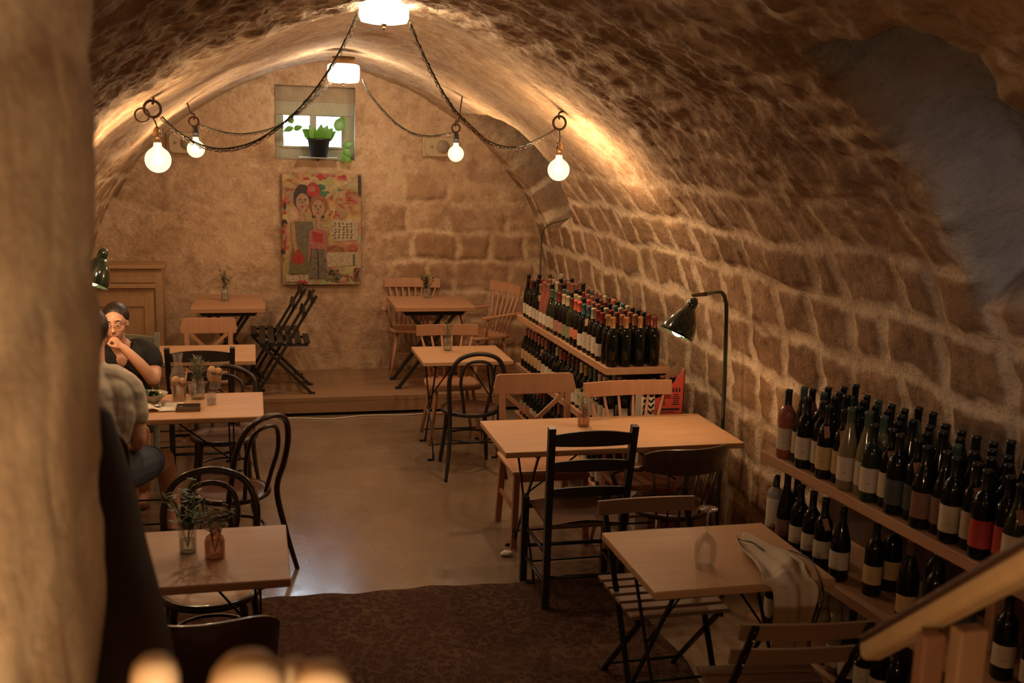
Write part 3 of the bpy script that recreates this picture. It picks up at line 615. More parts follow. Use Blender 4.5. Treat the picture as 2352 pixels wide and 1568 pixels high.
    poly(7,[(352,1218),(450,1218),(462,1420),(400,1425),(335,1425)]); poly(5,[(395,1230),(404,1230),(408,1425),(398,1425)])
    for cx,cy in((290,880),(402,925)):
        for s in(-1,1): oval(8,cx+s*19,cy-4,10,5); oval(5,cx+s*19,cy-4,5,5); poly(5,[(cx+s*8,cy-18),(cx+s*30,cy-20),(cx+s*30,cy-15),(cx+s*8,cy-13)])
        poly(5,[(cx-2,cy-4),(cx+2,cy-4),(cx+4,cy+16),(cx-4,cy+16)]); oval(3,cx,cy+36,11,5)
    for x in(366,438): oval(5,x,985,9,9)
    g.build('painted_picture',mats,t)
painting()
# cupboard
cu=thing('wooden_cupboard','old light wooden cupboard front in the back left corner','cupboard',(-1.13,YB-.2,ZS))
MB().box((0,.02,.50),(.70,.30,1.0)).build('body',CUPB,cu,bev=.004); MB().box((0,.0,1.015),(.74,.36,.03)).build('top_board',CUPB,cu,bev=.006)
MB().box((.32,-.135,.48),(.06,.02,.9)).box((0,-.135,.90),(.58,.02,.05)).build('face_frame',CUPB,cu,bev=.003)
d=MB().box((-.03,-.20,.42),(.62,.03,.84)).build('door',CUPB,cu,bev=.003); 
g=MB(); g.box((-.03,-.225,.86),(.66,.08,.03)); g.box((.24,-.222,.40),(.07,.016,.80)); g.box((-.06,-.222,.73),(.53,.016,.10)).build('door_moulding',CUPB,d,bev=.003)
# ceiling lamps
def clamp_lamp(label,loc,r=.125):
    t=thing('ceiling_lamp',label,'lamp',loc)
    MB().lathe([(.001,.17),(r*.75,.17),(r*.8,.12),(r*.8,.10)],32).build('ceiling_plate',BRASS,t)
    pr=[]; n=72; m=MB()
    prof_=[(r*.80,.115),(r*.97,.105),(r,.08),(r*.985,.0),(r*.93,-.022),(r*.6,-.030),(.012,-.032)]
    V=[];
    for rr,z in prof_:
        for k in range(n): q=rr*(1+(.018 if k%2 else 0)*(1 if z>-.01 else .2)); V.append((q*math.cos(2*PI*k/n),q*math.sin(2*PI*k/n),z))
    m.add(V,[(i*n+j,i*n+(j+1)%n,(i+1)*n+(j+1)%n,(i+1)*n+j) for i in range(len(prof_)-1) for j in range(n)],True)
    g_=m.build('glass_shade',SHADEG,t)
    MB().lathe([(.001,-.062),(.008,-.058),(.010,-.048),(.004,-.044),(.014,-.038),(.014,-.030)],12).build('finial',BRASS,t)
    point('ceiling_lamp_light',Vector(loc)+Vector((0,0,.045)),E_LAMP,LAMPW,.085)
m,nt,b=newmat('lit_ribbed_glass'); nt.nodes.remove(b); e=N(nt,'ShaderNodeEmission'); e.inputs[0].default_value=(1,.80,.56,1); e.inputs[1].default_value=2.6; tr=N(nt,'ShaderNodeBsdfTransparent'); ms=N(nt,'ShaderNodeMixShader'); ms.inputs[0].default_value=.5
nt.links.new(tr.outputs[0],ms.inputs[1]); nt.links.new(e.outputs[0],ms.inputs[2]); nt.links.new(ms.outputs[0],nt.nodes['Material Output'].inputs[0]); SHADEG=m
L1P=Vector((.66,5.52,2.92)); L2P=Vector((.71,8.60,2.78))
clamp_lamp('ribbed glass ceiling lamp, the large one cut by the top of the picture',L1P)
clamp_lamp('ribbed glass ceiling lamp above the window',L2P)
# pendant bulbs
m,nt,b=newmat('lit_bulb_glass'); nt.nodes.remove(b); e=N(nt,'ShaderNodeEmission'); e.inputs[0].default_value=(1,.74,.42,1); e.inputs[1].default_value=1.05
tr=N(nt,'ShaderNodeBsdfTransparent'); ms=N(nt,'ShaderNodeMixShader'); ms.inputs[0].default_value=.42; gl=N(nt,'ShaderNodeBsdfGlossy'); gl.inputs[1].default_value=.03; m2=N(nt,'ShaderNodeMixShader'); m2.inputs[0].default_value=.06
nt.links.new(tr.outputs[0],ms.inputs[1]); nt.links.new(e.outputs[0],ms.inputs[2]); nt.links.new(ms.outputs[0],m2.inputs[1]); nt.links.new(gl.outputs[0],m2.inputs[2]); nt.links.new(m2.outputs[0],nt.nodes['Material Output'].inputs[0]); BULBG=m
FIL=emis('glowing_filament',(1,.78,.42),14.)
def bulb(label,ring,rr,bc,R_=.0625,extra=False,socket=BRASS,e=1.):
    """ring centre, ring radius, bulb centre"""
    ring=Vector(ring); bc=Vector(bc); t=thing('pendant_bulb',label,'lamp',(bc.x,bc.y,bc.z))
    q=ring-bc; 
    MB().tube([q+Vector((rr*math.cos(a),0,rr*math.sin(a))) for a in np.linspace(0,2*PI,25)[:-1]],.0075,8,closed=True).build('ring',RUSTY,t)
    if extra: MB().tube([q+Vector((-.05+rr*.85*math.cos(a),-.02,-.035+rr*.85*math.sin(a))) for a in np.linspace(0,2*PI,25)[:-1]],.005,8,closed=True).build('ring',RUSTY,t)
    sx=1 if ring.x>CX else -1
    hx=ring.x+sx*.05; hz=float(np.interp(abs(hx-CX),_c[len(_c)//2:,0][::1]*0+np.abs(_c[len(_c)//2:,0]),_c[len(_c)//2:,1])); MB().tube(cr([q+Vector((0,0,rr-.02)),q+Vector((-sx*.008,0,rr+.004)),q+Vector((0,0,rr+.022)),q+Vector((sx*.02,0,rr+.03)),Vector((hx-bc.x,0,max(hz-bc.z+.03,q.z+rr+.05)))],4),.006,8).build('wall_hook',RUSTY,t)
    b0=Vector((0,0,R_+.10)); MB().tube(cr([q+Vector((0,0,-rr)),(q+Vector((0,0,-rr))+b0)*.5+Vector((.003,0,0)),b0],5),.004,6).build('cord',DCABLE,t)
    MB().lathe([(.001,.105),(.012,.10),(.020,.085),(.021,.062),(.025,.06),(.025,.050),(.022,.048),(.023,.03),(.020,.022)],16,(0,0,R_)).build('socket',socket,t)
    pr=[(R_*math.sin(a),-R_*math.cos(a)) for a in np.linspace(.02,2.62,16)]+[(.022,R_*1.02),(.018,R_+.03)]
    MB().lathe(pr,24).build('glass_globe',BULBG,t)
    f=MB()
    for k in range(6): a=k*PI/3; f.tube([(.006*math.cos(a),.006*math.sin(a),R_*.75),(.020*math.cos(a),.020*math.sin(a),-R_*.35)],.0022,5)
    f.build('filament',FIL,t); MB().tube([(0,0,R_+.02),(0,0,R_*.7)],.006,6).build('glass_stem',GLASS,t)
    point('bulb_light',bc,E_BULB*e,WARMER,.03)
    return t
def ringbulb(ringpx,bulbpx,Y,Y2=None): return un(*ringpx,Y=Y),un(*bulbpx,Y=Y2 or Y)
rings={}
for k,(rp,bp,Y,r_,lab,ex,RR) in {'R':((1285,282),(1283,390),6.3,.040,'large round filament bulb hanging beside the right-hand wall',False,.068),
    'L':((350,250),(363,367),5.85,.042,'large round filament bulb hanging from two rings on the left',True,.0625),
    'L2':((445,279),(450,342),8.0,.034,'smaller filament bulb hanging in front of the left wall speaker',False,.0625),
    'R2':((1047,294),(1047,353),8.2,.032,'smaller filament bulb hanging in front of the right wall speaker',False,.0625)}.items():
    a,b_=ringbulb(rp,bp,Y); bulb(lab,a,r_,b_,RR*(1.08 if k in 'L' else 1),ex,BLACKP if '2' in k else BRASS,1.5 if k=='R' else .9); rings[k]=a
def swag(label,pix,Ya,Yb):
    P=[]; n=len(pix)
    for i,q in enumerate(pix): P.append(un(*q,Y=Ya+(Yb-Ya)*i/(n-1)))
    P=cr(P,9); t=thing('cable_swag',label,'cable',P[0]); o=P[0]
    MB().tube([p-o for p in P],.0045,6).build('black_cord',DCABLE,t)
    m=MB(); L=0
    for i in range(len(P)-1):
        a,b_=P[i],P[i+1]; k=max(1,round((b_-a).length/.028))
        for j in range(k):
            c=a.lerp(b_,(j+.5)/k)-o+Vector((random.uniform(-.006,.006),0,-.007-random.random()*.006)); d=(b_-a).normalized(); u=Vector((-d.z,0,d.x)) if (i+j)%2 else Vector((0,1,0)); u=(u+Vector((random.uniform(-.4,.4),random.uniform(-.4,.4),0))).normalized()
            m.tube([c+d*.016*math.cos(q)+u*.009*math.sin(q) for q in np.linspace(0,2*PI,9)[:-1]],.0016,4,closed=True)
    m.build('chain',RUSTY,t); return t
swag('black cord and chain swagged from the large ceiling lamp to the left bulb',[(824,25),(796,86),(760,152),(722,208),(684,252),(640,290),(590,322),(545,337),(500,341),(455,330),(410,303),(372,268)],5.52,5.85)
swag('black cord and chain swagged from the large ceiling lamp to the right bulb',[(942,52),(962,102),(990,160),(1018,212),(1050,258),(1085,292),(1120,322),(1160,336),(1200,334),(1240,317),(1276,296)],5.52,6.3)
swag('thin cord and chain swagged from the far lamp to the left bulb',[(762,185),(735,212),(705,240),(672,268),(640,288),(595,302),(550,307),(505,301),(457,286)],8.6,8.0)
swag('thin cord and chain swagged from the far lamp to the right bulb',[(832,182),(850,216),(880,252),(910,282),(945,304),(985,312),(1020,308),(1040,303)],8.6,8.2)
# green lamps
def bell(t,c,d,lit=True):
    """bell shade with its mouth along d"""
    q=Vector(d).normalized().to_track_quat('-Z','Y').to_matrix()
    pr=[(.02,.085),(.034,.08),(.05,.055),(.072,.02),(.086,-.02),(.094,-.062),(.096,-.085),(.093,-.085),(.088,-.06),(.08,-.02),(.06,.02),(.02,.06)]
    s=MB().lathe(pr,32,c,q).build('lamp_shade',DGREEN,t); MB().lathe([(.001,.145),(.018,.14),(.030,.12),(.030,.085),(.024,.075)],18,c,q).build('shade_cap',DGREEN,t)
    b=MB(); b.sphere(Vector(c)+q@Vector((0,0,-.055)),.038,12); b.build('light_bulb',emis('reading_bulb',(1,.66,.32),5.),t); return q
fl=thing('floor_lamp','dark green floor lamp with a bell shade standing against the right wall','lamp',(2.65,5.45,0))
MB().lathe([(.001,.03),(.10,.028),(.13,.012),(.13,0),(0,0)],28).build('base',DGREEN,fl)
top=un(1664,712,Y=5.45)-Vector((2.65,5.45,0)); sh=un(1562,718,Y=5.30)-Vector((2.65,5.45,0)); j=un(1590,676,Y=5.33)-Vector((2.65,5.45,0)); z=j.z
MB().tube(cr([(0,0,.02),(0,0,.7),(top.x*.6,top.y,z-.16),(top.x,top.y,z-.05),(top.x-.02,top.y-.01,z-.015),(top.x-.06,top.y-.03,z),(j.x+.07,j.y,z)],6),.012,10).build('pole',DGREEN,fl)
MB().tube([(j.x+.075,j.y,z),(j.x,j.y,z-.004)],.0105,10).build('brass_arm',BRASS,fl)
dd=Vector((-.52,-.05,-1)); bell(fl,Vector((j.x-.052,j.y-.02,z-.145)),dd)
fb=Vector((2.65,5.45,0))+Vector((j.x-.085,j.y-.04,z-.24)); point('floor_lamp_light',fb,2.2,WARM,.03)
wl=thing('wall_lamp','dark green bell lamp half hidden by the stone pier','lamp',(-1.0,6.6,1.45))
MB().tube(cr([(-.42,0,.10),(-.2,0,.14),(-.06,0,.15)],5),.011,8).build('arm',DGREEN,wl)
cc=un(222,622,Y=6.6)-Vector((-1.0,6.6,1.45)); bell(wl,cc,(-.35,-.30,-1)); point('wall_lamp_light',Vector((-1.0,6.6,1.45))+cc+Vector((-.045,-.04,-.115)),2.0,WARM,.03)
gp=thing('hanging_plant','green leaves of a hanging plant peeping out beside the stone pier','plant',(-1.1,6.7,1.72))
lv=MB()
for k in range(14): a=k*1.3; leafmesh(lv,(-.12+.012*k,0,.01*math.sin(a)),(math.cos(a)+.6,-.3,math.sin(a)*.7),(0,-1,.2),.055,.025)
lv.build('leaves',LEAF,gp); MB().tube([(-.4,0,.05),(-.1,0,.02),(.05,0,.01)],.003,5).build('stem',LEAF,gp)
# cables
def cable(label,P,r,mat,name='cable'):
    m=MB().tube(cr(P,6),r,6); o=m.build(name,mat); tag(o,label,'cable'); return o
cable('dark green cable running down the right wall behind the far bottles',[(2.72,8.72,1.72),(2.70,9.0,1.66),(2.645,9.28,1.60),(2.60,9.35,1.52),(2.60,9.38,1.35),(2.60,9.38,1.0),(2.62,9.38,.3)],.006,DCABLE)
cable('thin white cable lying on the floor along the platform',[(-.1,8.62,.006),(.3,8.66,.006),(.6,8.60,.006),(.9,8.67,.006),(1.25,8.65,.006),(1.6,8.70,.006),(2.1,8.69,.006)],.006,WHITEC)

# ================================================================== RUG
def rugmat():
    m,nt,b=newmat('patterned_rug'); v=objvec(nt); vo=N(nt,'ShaderNodeTexVoronoi'); vo.inputs['Scale'].default_value=30; nt.links.new(v,vo.inputs['Vector']); n1=noise(nt,3,4,v); n2=noise(nt,150,3,v)
    c=ramp(nt,vo.outputs['Distance'],[(.0,(.15,.085,.05)),(.28,(.12,.045,.03)),(.42,(.05,.028,.02)),(.6,(.15,.09,.055))]); c=mixc(nt,ramp(nt,n1,[(.35,0),(.7,.75)]),c,(.075,.035,.024)); c=mixc(nt,ramp(nt,n2,[(.35,.6),(.65,0)]),c,(.03,.018,.012))
    nt.links.new(c,b.inputs['Base Color']); b.inputs['Roughness'].default_value=.95; b.inputs['Specular IOR Level'].default_value=.1; bump(nt,b,n2,.5,.006); return m
mb=MB(); V=[];nx,ny=60,60
for i in range(nx+1):
    for j in range(ny+1):
        x=-1.25+3.13*i/nx; y=1.7+3.4*j/ny; 
        if j==ny: y+=.012*math.sin(x*9)+.01*math.sin(x*23)
        if i==nx: x+=.012*math.sin(y*11)
        V.append((x,y,.009+.003*math.sin(x*3+y*5)))
mb.add(V,[(i*(ny+1)+j,(i+1)*(ny+1)+j,(i+1)*(ny+1)+j+1,i*(ny+1)+j+1) for i in range(nx) for j in range(ny)],True)
rug=mb.build('rug',rugmat()); so=rug.modifiers.new('s','SOLIDIFY'); so.thickness=.009; so.offset=-1; tag(rug,'worn dark red and brown patterned rug under the near tables','rug')
# ================================================================== WINE SHELVES AND BOTTLES
LV=(1.0,.61,.22)
def shelf(label,loc,rz,L,D,ups,ups_lo=()):
    t=thing('wine_shelf',label,'shelf',loc,rz)
    for z in LV: MB().box((D/2,L/2,z-.022),(D,L,.044)).build('shelf_board',SHELFW,t,bev=.003)
    for y in ups:
        g=MB(); g.box((D*.5+.09,y,.478),(D-.22,.04,.95)).build('upright',SHELFW,t,bev=.003)
    MB().box((D-.01,L/2,.478),(.016,L-.02,.955)).build('back_panel',DKBROWN,t)
    return t
FAR=(2.05,5.84,.024,2.03,.42); NEAR=(2.36,1.9,.082,2.2,.40)
shelf('three-tier pine wine shelf at the far end of the right wall',(FAR[0],FAR[1],0),FAR[2],FAR[3],FAR[4],(.55,1.35))
shelf('three-tier pine wine shelf beside the stairs, close to the camera',(NEAR[0],NEAR[1],0),NEAR[2],NEAR[3],NEAR[4],(.2,1.0))
def bglass(n,c,rough=.05,tr=0.):
    m,nt,b=newmat(n); b.inputs['Base Color'].default_value=(*c,1); b.inputs['Roughness'].default_value=rough; b.inputs['Transmission Weight'].default_value=tr; b.inputs['Specular IOR Level'].default_value=.38; return m
G_DK=bglass('dark_bottle_glass',(.006,.007,.005)); G_GR=bglass('olive_bottle_glass',(.020,.026,.010)); G_RO=bglass('rose_wine_glass',(.38,.12,.08),.05,.25); G_WH=bglass('pale_wine_glass',(.30,.24,.12),.05,.3); G_CL=bglass('clear_spirit_glass',(.55,.52,.46),.05,.5)
CAPC={'black':(.010,.010,.010),'gold':(.40,.20,.07),'red':(.20,.022,.018),'cream':(.46,.38,.24),'green':(.075,.11,.075),'copper':(.30,.12,.08),'coral':(.62,.11,.06),'teal':(.04,.13,.15),'brown':(.10,.045,.03)}
LABC={'cream':(.55,.47,.34),'white':(.66,.60,.48),'coral':(.66,.20,.10),'green':(.22,.24,.13),'rose':(.42,.20,.13),'red':(.48,.05,.04),'grey':(.055,.055,.055),'brown':(.20,.10,.06),'tan':(.50,.33,.15)}
CAPM={k:plain('capsule_'+k,c,.38,.15 if k in('gold','copper') else 0,.05) for k,c in CAPC.items()}
def labelmat(k,c):
    m,nt,b=newmat('bottle_label_'+k); v=objvec(nt,(40,40,170)); n=noise(nt,1,2,v); nt.links.new(mixc(nt,ramp(nt,n,[(.60,0),(.66,.45)]),c,[q*.25 for q in c]),b.inputs['Base Color']); b.inputs['Roughness'].default_value=.6; return m
LABM={k:labelmat(k,c) for k,c in LABC.items()}
TAGM=plain('kraft_tag',(.30,.15,.08),.7)
SH={'b':[(0,0),(.034,0),(.0375,.005),(.0375,.185),(.034,.205),(.022,.222),(.0150,.235),(.0140,.262)],
    's':[(0,0),(.036,0),(.040,.005),(.040,.145),(.036,.175),(.024,.215),(.0155,.245),(.0140,.262)],
    'h':[(0,0),(.034,0),(.0375,.005),(.0375,.150),(.032,.19),(.020,.24),(.0145,.275),(.0135,.285)]}
NK={'b':(.235,.302),'s':(.238,.300),'h':(.262,.330)}
BM={k:MB().lathe(p+[(.0138,NK[k][1]-.01)],18).mesh('bottle_body',G_DK) for k,p in SH.items()}
def body_mesh(k,g):
    key=(k,g.name)
    if key not in BM: m=BM[k].copy(); m.materials[0]=g; BM[key]=m
    return BM[key]
_cache={}
def capmesh(k,c):
    if (k,c) not in _cache:
        a,b=NK[k]; a=a if c!='short' else b-.04; _cache[k,c]=MB().lathe([(.0168 if k!='h' else .0155,a),(.0152,a+.012),(.0150,b-.014),(.0163,b-.012),(.0163,b-.001),(.014,b),(.001,b)],16).mesh('capsule',CAPM[c])
    return _cache[k,c]
def labmesh(k,c,z0,z1,span=1.25):
    key=('l',k,c,z0,z1)
    if key not in _cache:
        r=.0381 if k!='s' else .0406; _cache[key]=MB().lathe([(r,z0),(r,z1)],12,a0=-span,a1=span).mesh('label',LABM[c])
    return _cache[key]
TAGMESH=MB().box((.0,0,0),(.002,.022,.05)).mesh('neck_tag',TAGM)
ORD='zero first second third fourth fifth sixth seventh eighth ninth tenth eleventh twelfth thirteenth fourteenth fifteenth sixteenth seventeenth eighteenth nineteenth twentieth twenty-first twenty-second twenty-third twenty-fourth twenty-fifth twenty-sixth twenty-seventh'.split()
def bottle(loc,label,group,k='b',g=None,cap='black',lab=None,lz=(.035,.115),face=R(222),tagd=False):
    r=bpy.data.objects.new('wine_bottle',None); col.objects.link(r); r.location=loc; r.empty_display_size=.05; r.rotation_euler=(0,0,face); tag(r,label,'bottle',group)
    for n,me in (('bottle_body',body_mesh(k,g or G_DK)),('capsule',capmesh(k,cap)))+((('label',labmesh(k,lab,*lz)),) if lab else ()):
        o=bpy.data.objects.new(n,me); col.objects.link(o); o.parent=r
    if tagd: o=bpy.data.objects.new('neck_tag',TAGMESH); col.objects.link(o); o.parent=r; o.location=(.036,.01,.20 if k!='h' else .21); o.rotation_euler=(R(18),R(-32),0)
    return r
def loc_on(S,u,y,z): x0,y0,rz=S[:3]; return (x0+u*math.cos(rz)-y*math.sin(rz),y0+u*math.sin(rz)+y*math.cos(rz),z+.001)
rnd=random.Random(5)
FZ=[('b','gold',None),('b','gold',None),('b','red','cream'),('b','red','white'),('b','cream','cream'),('b','teal','cream'),('b','teal','white'),('b','coral','coral'),('b','coral','coral'),('b','brown','green'),('b','cream','green'),('b','cream','rose'),('b','red','rose'),('b','green','cream'),('s','green','cream'),('h','copper','white'),('h','copper','white'),('b','copper','cream'),('h','black','cream'),('b','black','white'),('b','red','white'),('h','black','cream'),('h','black','cream')]
GL_=G_RO
rows=['front row','second row','third row','back row']
for i in range(4):
    for j in range(22):
        k,c,l=FZ[j]; g=G_DK
        if j in(15,16): g=G_RO
        if j in(13,14,9): g=G_GR
        if i and j>1: c=['copper','black','brown','copper','black','black','cream','red'][(j*3+i*5+rnd.randint(0,1))%8] if rnd.random()<.7 else c
        if j<2 and i==3: c='red'
        what=('rosé' if g is G_RO else 'dark')
        lab=f"{what} bottle{', %s label'%l if l else ' unlabelled'}, {c} capsule, {rows[i]} of far top shelf, {ORD[j+1]} from near end"
        if len(lab.split())>16: lab=f"{what} bottle, {c} capsule, {rows[i]} of far top shelf, {ORD[j+1]} from near end"
        lz=(.03,.135) if j in(3,4,5) else ((.055,.12) if j in(7,8) else (.03,.11))
        bottle(loc_on(FAR,.05+.089*i+rnd.uniform(-.004,.004),.05+.0885*j+rnd.uniform(-.003,.003),LV[0]),lab,'bottles on the far top shelf',k,g,c,l,lz,R(225)+rnd.uniform(-.3,.3),tagd=(i==0 and j in(5,17)))
# far middle shelf
FM=[('b','cream','white'),('b','cream','cream'),('s','cream','cream'),('b','green','cream'),('b','green','cream'),('b','tan' if 0 else 'gold','cream'),('b','cream','cream'),('b','brown','white'),('b','brown','cream'),('b','brown','cream'),('s','red','cream'),('b','copper','white'),('s','cream','cream'),('b','black','cream'),('b','black','white'),('b','copper','cream'),('s','copper','tan'),('s','copper','tan'),('s','copper','tan'),('s','copper','tan'),('s','copper','tan'),('s','copper','tan'),('s','copper','tan')]
for i in range(2):
    for j in range(22):
        if any(abs(.05+.0885*j-u)<.055 for u in(.55,1.35)) and i>1: continue
        k,c,l=FM[j]
        bottle(loc_on(FAR,.05+.095*i,.05+.0885*j,LV[1]),f"dark bottle, {l} label, {c} capsule, {rows[i]} of far middle shelf, {ORD[j+1]} from near end",'bottles on the far middle shelf',k,G_DK,c,l,(.06,.14) if l=='tan' else (.02,.13),R(225)+rnd.uniform(-.15,.15),tagd=(j in(16,) and i==0))
for i in(2,3): bottle(loc_on(FAR,.05+.095*i,.05,LV[1]),f"dark bottle with cream capsule at the near end of far middle shelf, {rows[i]}",'bottles on the far middle shelf','b',G_DK,'cream','white',(.02,.10),R(250))
for j in range(22):
    k,c,l=('b',rnd.choice(['red','brown','black','copper']),rnd.choice(['cream','white','rose']))
    bottle(loc_on(FAR,.05,.05+.0885*j,LV[2]),f"dark bottle, {l} label, {c} capsule, front row of far bottom shelf, {ORD[j+1]} from near end",'bottles on the far bottom shelf',k,G_RO if j in(21,22) else G_DK,c,l,(.03,.12),R(225)+rnd.uniform(-.2,.2))
# near top shelf, counted from its far end
NZ=[('b','black','cream',G_RO),('h','green','cream',G_GR),('b','black','cream',G_DK),('b','black','cream',G_DK),('b','black','tan',G_DK),('b','black','tan',G_DK),('h','green','cream',G_WH),('h','green','cream',G_WH),('b','black','cream',G_GR),('b','black','cream',G_DK),('b','black','grey',G_DK),('b','black','grey',G_DK),('s','black','brown',G_DK),('s','black','brown',G_DK),('b','black','cream',G_DK),('b','black','cream',G_DK),('b','black','red',G_DK),('b','black','red',G_DK),('s','black','cream',G_GR),('s','black','rose',G_DK),('s','black','cream',G_DK),('b','black','cream',G_DK),('b','black','grey',G_DK),('b','black','cream',G_DK)]
for i in range(4):
    for j in range(24):
        if i==0 and j==1: pass
        k,c,l,g=NZ[j]
        if i: c=['green','black','black','black','black'][(j*7+i*3)%5] if j<12 else 'black'; k=rnd.choice('bbsh')
        yy=NEAR[3]-.12-.0725*j if i==0 else NEAR[3]-.12-.0805*j
        uu=(.044 if j%2==0 else .070) if i==0 else .082+.080*i
        what={G_RO.name:'rosé',G_WH.name:'pale',G_DK.name:'dark',G_GR.name:'olive'}[g.name]
        lab=f"{what} bottle, {l} label, {c} cap, {rows[i]} of near top shelf, {ORD[j+1]} from far end"
        bottle(loc_on(NEAR,uu+rnd.uniform(-.0015,.0015),yy,LV[0]),lab,'bottles on the near top shelf',k,g,c,l,(.04,.135) if l!='rose' else (.03,.11),R(228)+rnd.uniform(-.2,.2),tagd=(i==0 and j in(4,5,9,11,15,18)))
# near middle shelf: placed where the photograph shows each
NM=[(.05,2.13,'b','black','cream',G_CL),(.05,2.045,'h','black','brown',G_DK),(.14,2.10,'b','black','cream',G_DK),(.06,1.955,'b','black','cream',G_DK),(.06,1.865,'b','black','cream',G_DK),(.06,1.78,'b','black','cream',G_DK),(.06,1.66,'s','black','cream',G_DK),(.10,1.50,'b','black','tan',G_DK),(.20,1.52,'b','black','tan',G_DK),(.10,1.30,'s','brown','tan',G_DK),(.20,1.28,'b','black','grey',G_DK),(.10,1.16,'b','black','grey',G_DK),(.19,1.10,'b','black','grey',G_DK),(.10,.82,'b','black','cream',G_DK),(.10,.7,'b','black','cream',G_DK)]
for n,(u,y,k,c,l,g) in enumerate(NM):
    if n==0: continue
    bottle(loc_on(NEAR,u,y,LV[1]),f"dark bottle, {l} label, {c} cap, on the near middle shelf, {ORD[n+1]} from far end",'bottles on the near middle shelf',k,g,c,l,(.05,.125) if n!=9 else (.02,.09),R(232)+rnd.uniform(-.2,.2),tagd=(n in(5,)))
for j in range(13):
    y=2.10-.093*j; k=rnd.choice('bsh'); c='black'; g=G_DK; l=['cream','cream','rose','rose','rose','cream','cream'][j%7]
    if j in(3,4,5): g=G_WH
    bottle(loc_on(NEAR,.06,y,LV[2]),f"{'pale' if g is G_WH else 'dark'} bottle, {l} label, {c} cap, on the near bottom shelf, {ORD[j+1]} from far end",'bottles on the near bottom shelf',k,g,c if j not in(3,4,5) else 'cream',l,(.03,.12),R(232)+rnd.uniform(-.2,.2))
# the spirit bottle with its lettering
ar=thing('spirit_bottle','clear flat bottle of white spirit lettered ARAK, far end of the near middle shelf','bottle',loc_on(NEAR,.05,2.13,LV[1]),R(232))
MB().lathe([(0,0),(.033,0),(.036,.005),(.036,.20),(.031,.222),(.015,.238),(.0135,.26)],20).build('bottle_body',G_CL,ar); MB().lathe([(.0155,.235),(.0155,.29),(.001,.291)],14).build('cap',CAPM['black'],ar)
al_=MB().lathe([(.0366,.03),(.0366,.19)],14,a0=-1.2,a1=1.2).build('label',LABM['white'],ar)
def text(s,size,mat,parent,loc,rot,name='lettering',bend=None):
    c=bpy.data.curves.new(name,'FONT'); c.body=s; c.size=size; c.align_x='CENTER'; c.align_y='CENTER'; c.extrude=.0003; c.offset=size*.02; c.materials.append(mat); o=bpy.data.objects.new(name,c); col.objects.link(o); o.parent=parent; o.location=loc; o.rotation_euler=rot
    me=bpy.data.meshes.new_from_object(o); me.name=name; m=bpy.data.objects.new(name,me); col.objects.link(m); m.parent=parent; m.location=loc; m.rotation_euler=rot; bpy.data.objects.remove(o); return m
INK=plain('black_ink',(.01,.01,.01),.7)
text('ARAK',.022,INK,al_,(.0372,0,.055),(R(90),0,R(90)))
# ================================================================== BOXES OF WINE BETWEEN SHELF AND WALL
REDP=plain('red_printed_card',(.56,.075,.055),.6,0,.1,8); CARD=plain('brown_card',(.34,.20,.11),.8)
BY=5.725; bx0=un(1507,900,Y=BY).x; bx1=un(1574,850,Y=BY).x; BW=bx1-bx0; bz1=un(1573,846,Y=BY).z; bz0=un(1507,915,Y=BY).z
bx=thing('cardboard_wine_box','open red printed cardboard box holding bottles beside the far shelf','box',(bx0,BY,0))
MB().prism([(0,0),(BW,0),(BW,bz1),(BW*.62,bz1-.085),(BW*.3,bz0+.02),(0,bz0)],0,.006).build('front_panel',REDP,bx)
g=MB()
for V_ in ([(BW,.0,0),(BW,.105,0),(BW,.105,bz1),(BW,.0,bz1)],[(0,.0,0),(0,.105,0),(0,.105,bz0+.03),(0,.0,bz0)],[(0,.105,0),(BW,.105,0),(BW,.105,bz1+.015),(0,.105,bz0+.03)],[(0,0,.60),(BW,0,.60),(BW,.105,.60),(0,.105,.60)]): g.add(V_,[(0,1,2,3)])
o=g.build('box_wall',CARD,bx); o.modifiers.new('s','SOLIDIFY').thickness=.004
g=MB(); zt=bz1-.115
for k in range(3): cx=BW*.62+k*.019; g.add([(cx-.007,-.001,zt-.028),(cx+.007,-.001,zt-.028),(cx+.0025,-.001,zt),(cx-.0025,-.001,zt)],[(0,1,2,3)])
for r_ in range(6):
    for x0,w_ in ((BW*.16,.034),(BW*.60,.045)): g.box((x0+w_/2,-.001,zt-.045-r_*.012),(w_*(.7+.3*((r_*7)%3)/2),.001,.005))
g.box((BW*.5,-.001,zt-.135),(BW*.72,.001,.011)); g.box((BW*.42,-.001,zt-.152),(BW*.55,.001,.004)); g.box((BW*.3,-.001,zt-.175),(.03,.001,.005)); g.box((BW*.65,-.001,zt-.175),(.035,.001,.003))
g.build('printed_text',INK,bx)
RT=plain('red_cap_top',(.30,.03,.02),.5)
for k,px in enumerate((1523,1547)):
    u_=un(px,845,Y=BY+.055); u_.x=min(max(u_.x,bx0+.042),bx1-.042); b_=bottle((u_.x+(.0 if k else -.0),BY+.055,.655),f"dark bottle with red-topped black capsule standing in the red box, {'nearer the shelf' if k==0 else 'nearer the wall'}",'bottles in the red box','b',G_DK,'black',None)
    c_=MB().lathe([(.0165,.294),(.0168,.3035),(.001,.304)],14).build('capsule_top',RT,b_)
wx0=un(1474,900,Y=BY).x
wb=thing('cardboard_box','white printed cardboard box with bold black lettering beside the red box','box',(wx0,BY,0)); ww=bx0-wx0-.006; zt=un(1480,893,Y=BY).z
MB().box((ww/2,.05,zt/2),(ww,.10,zt)).build('carton',PAPER,wb)
g=MB()
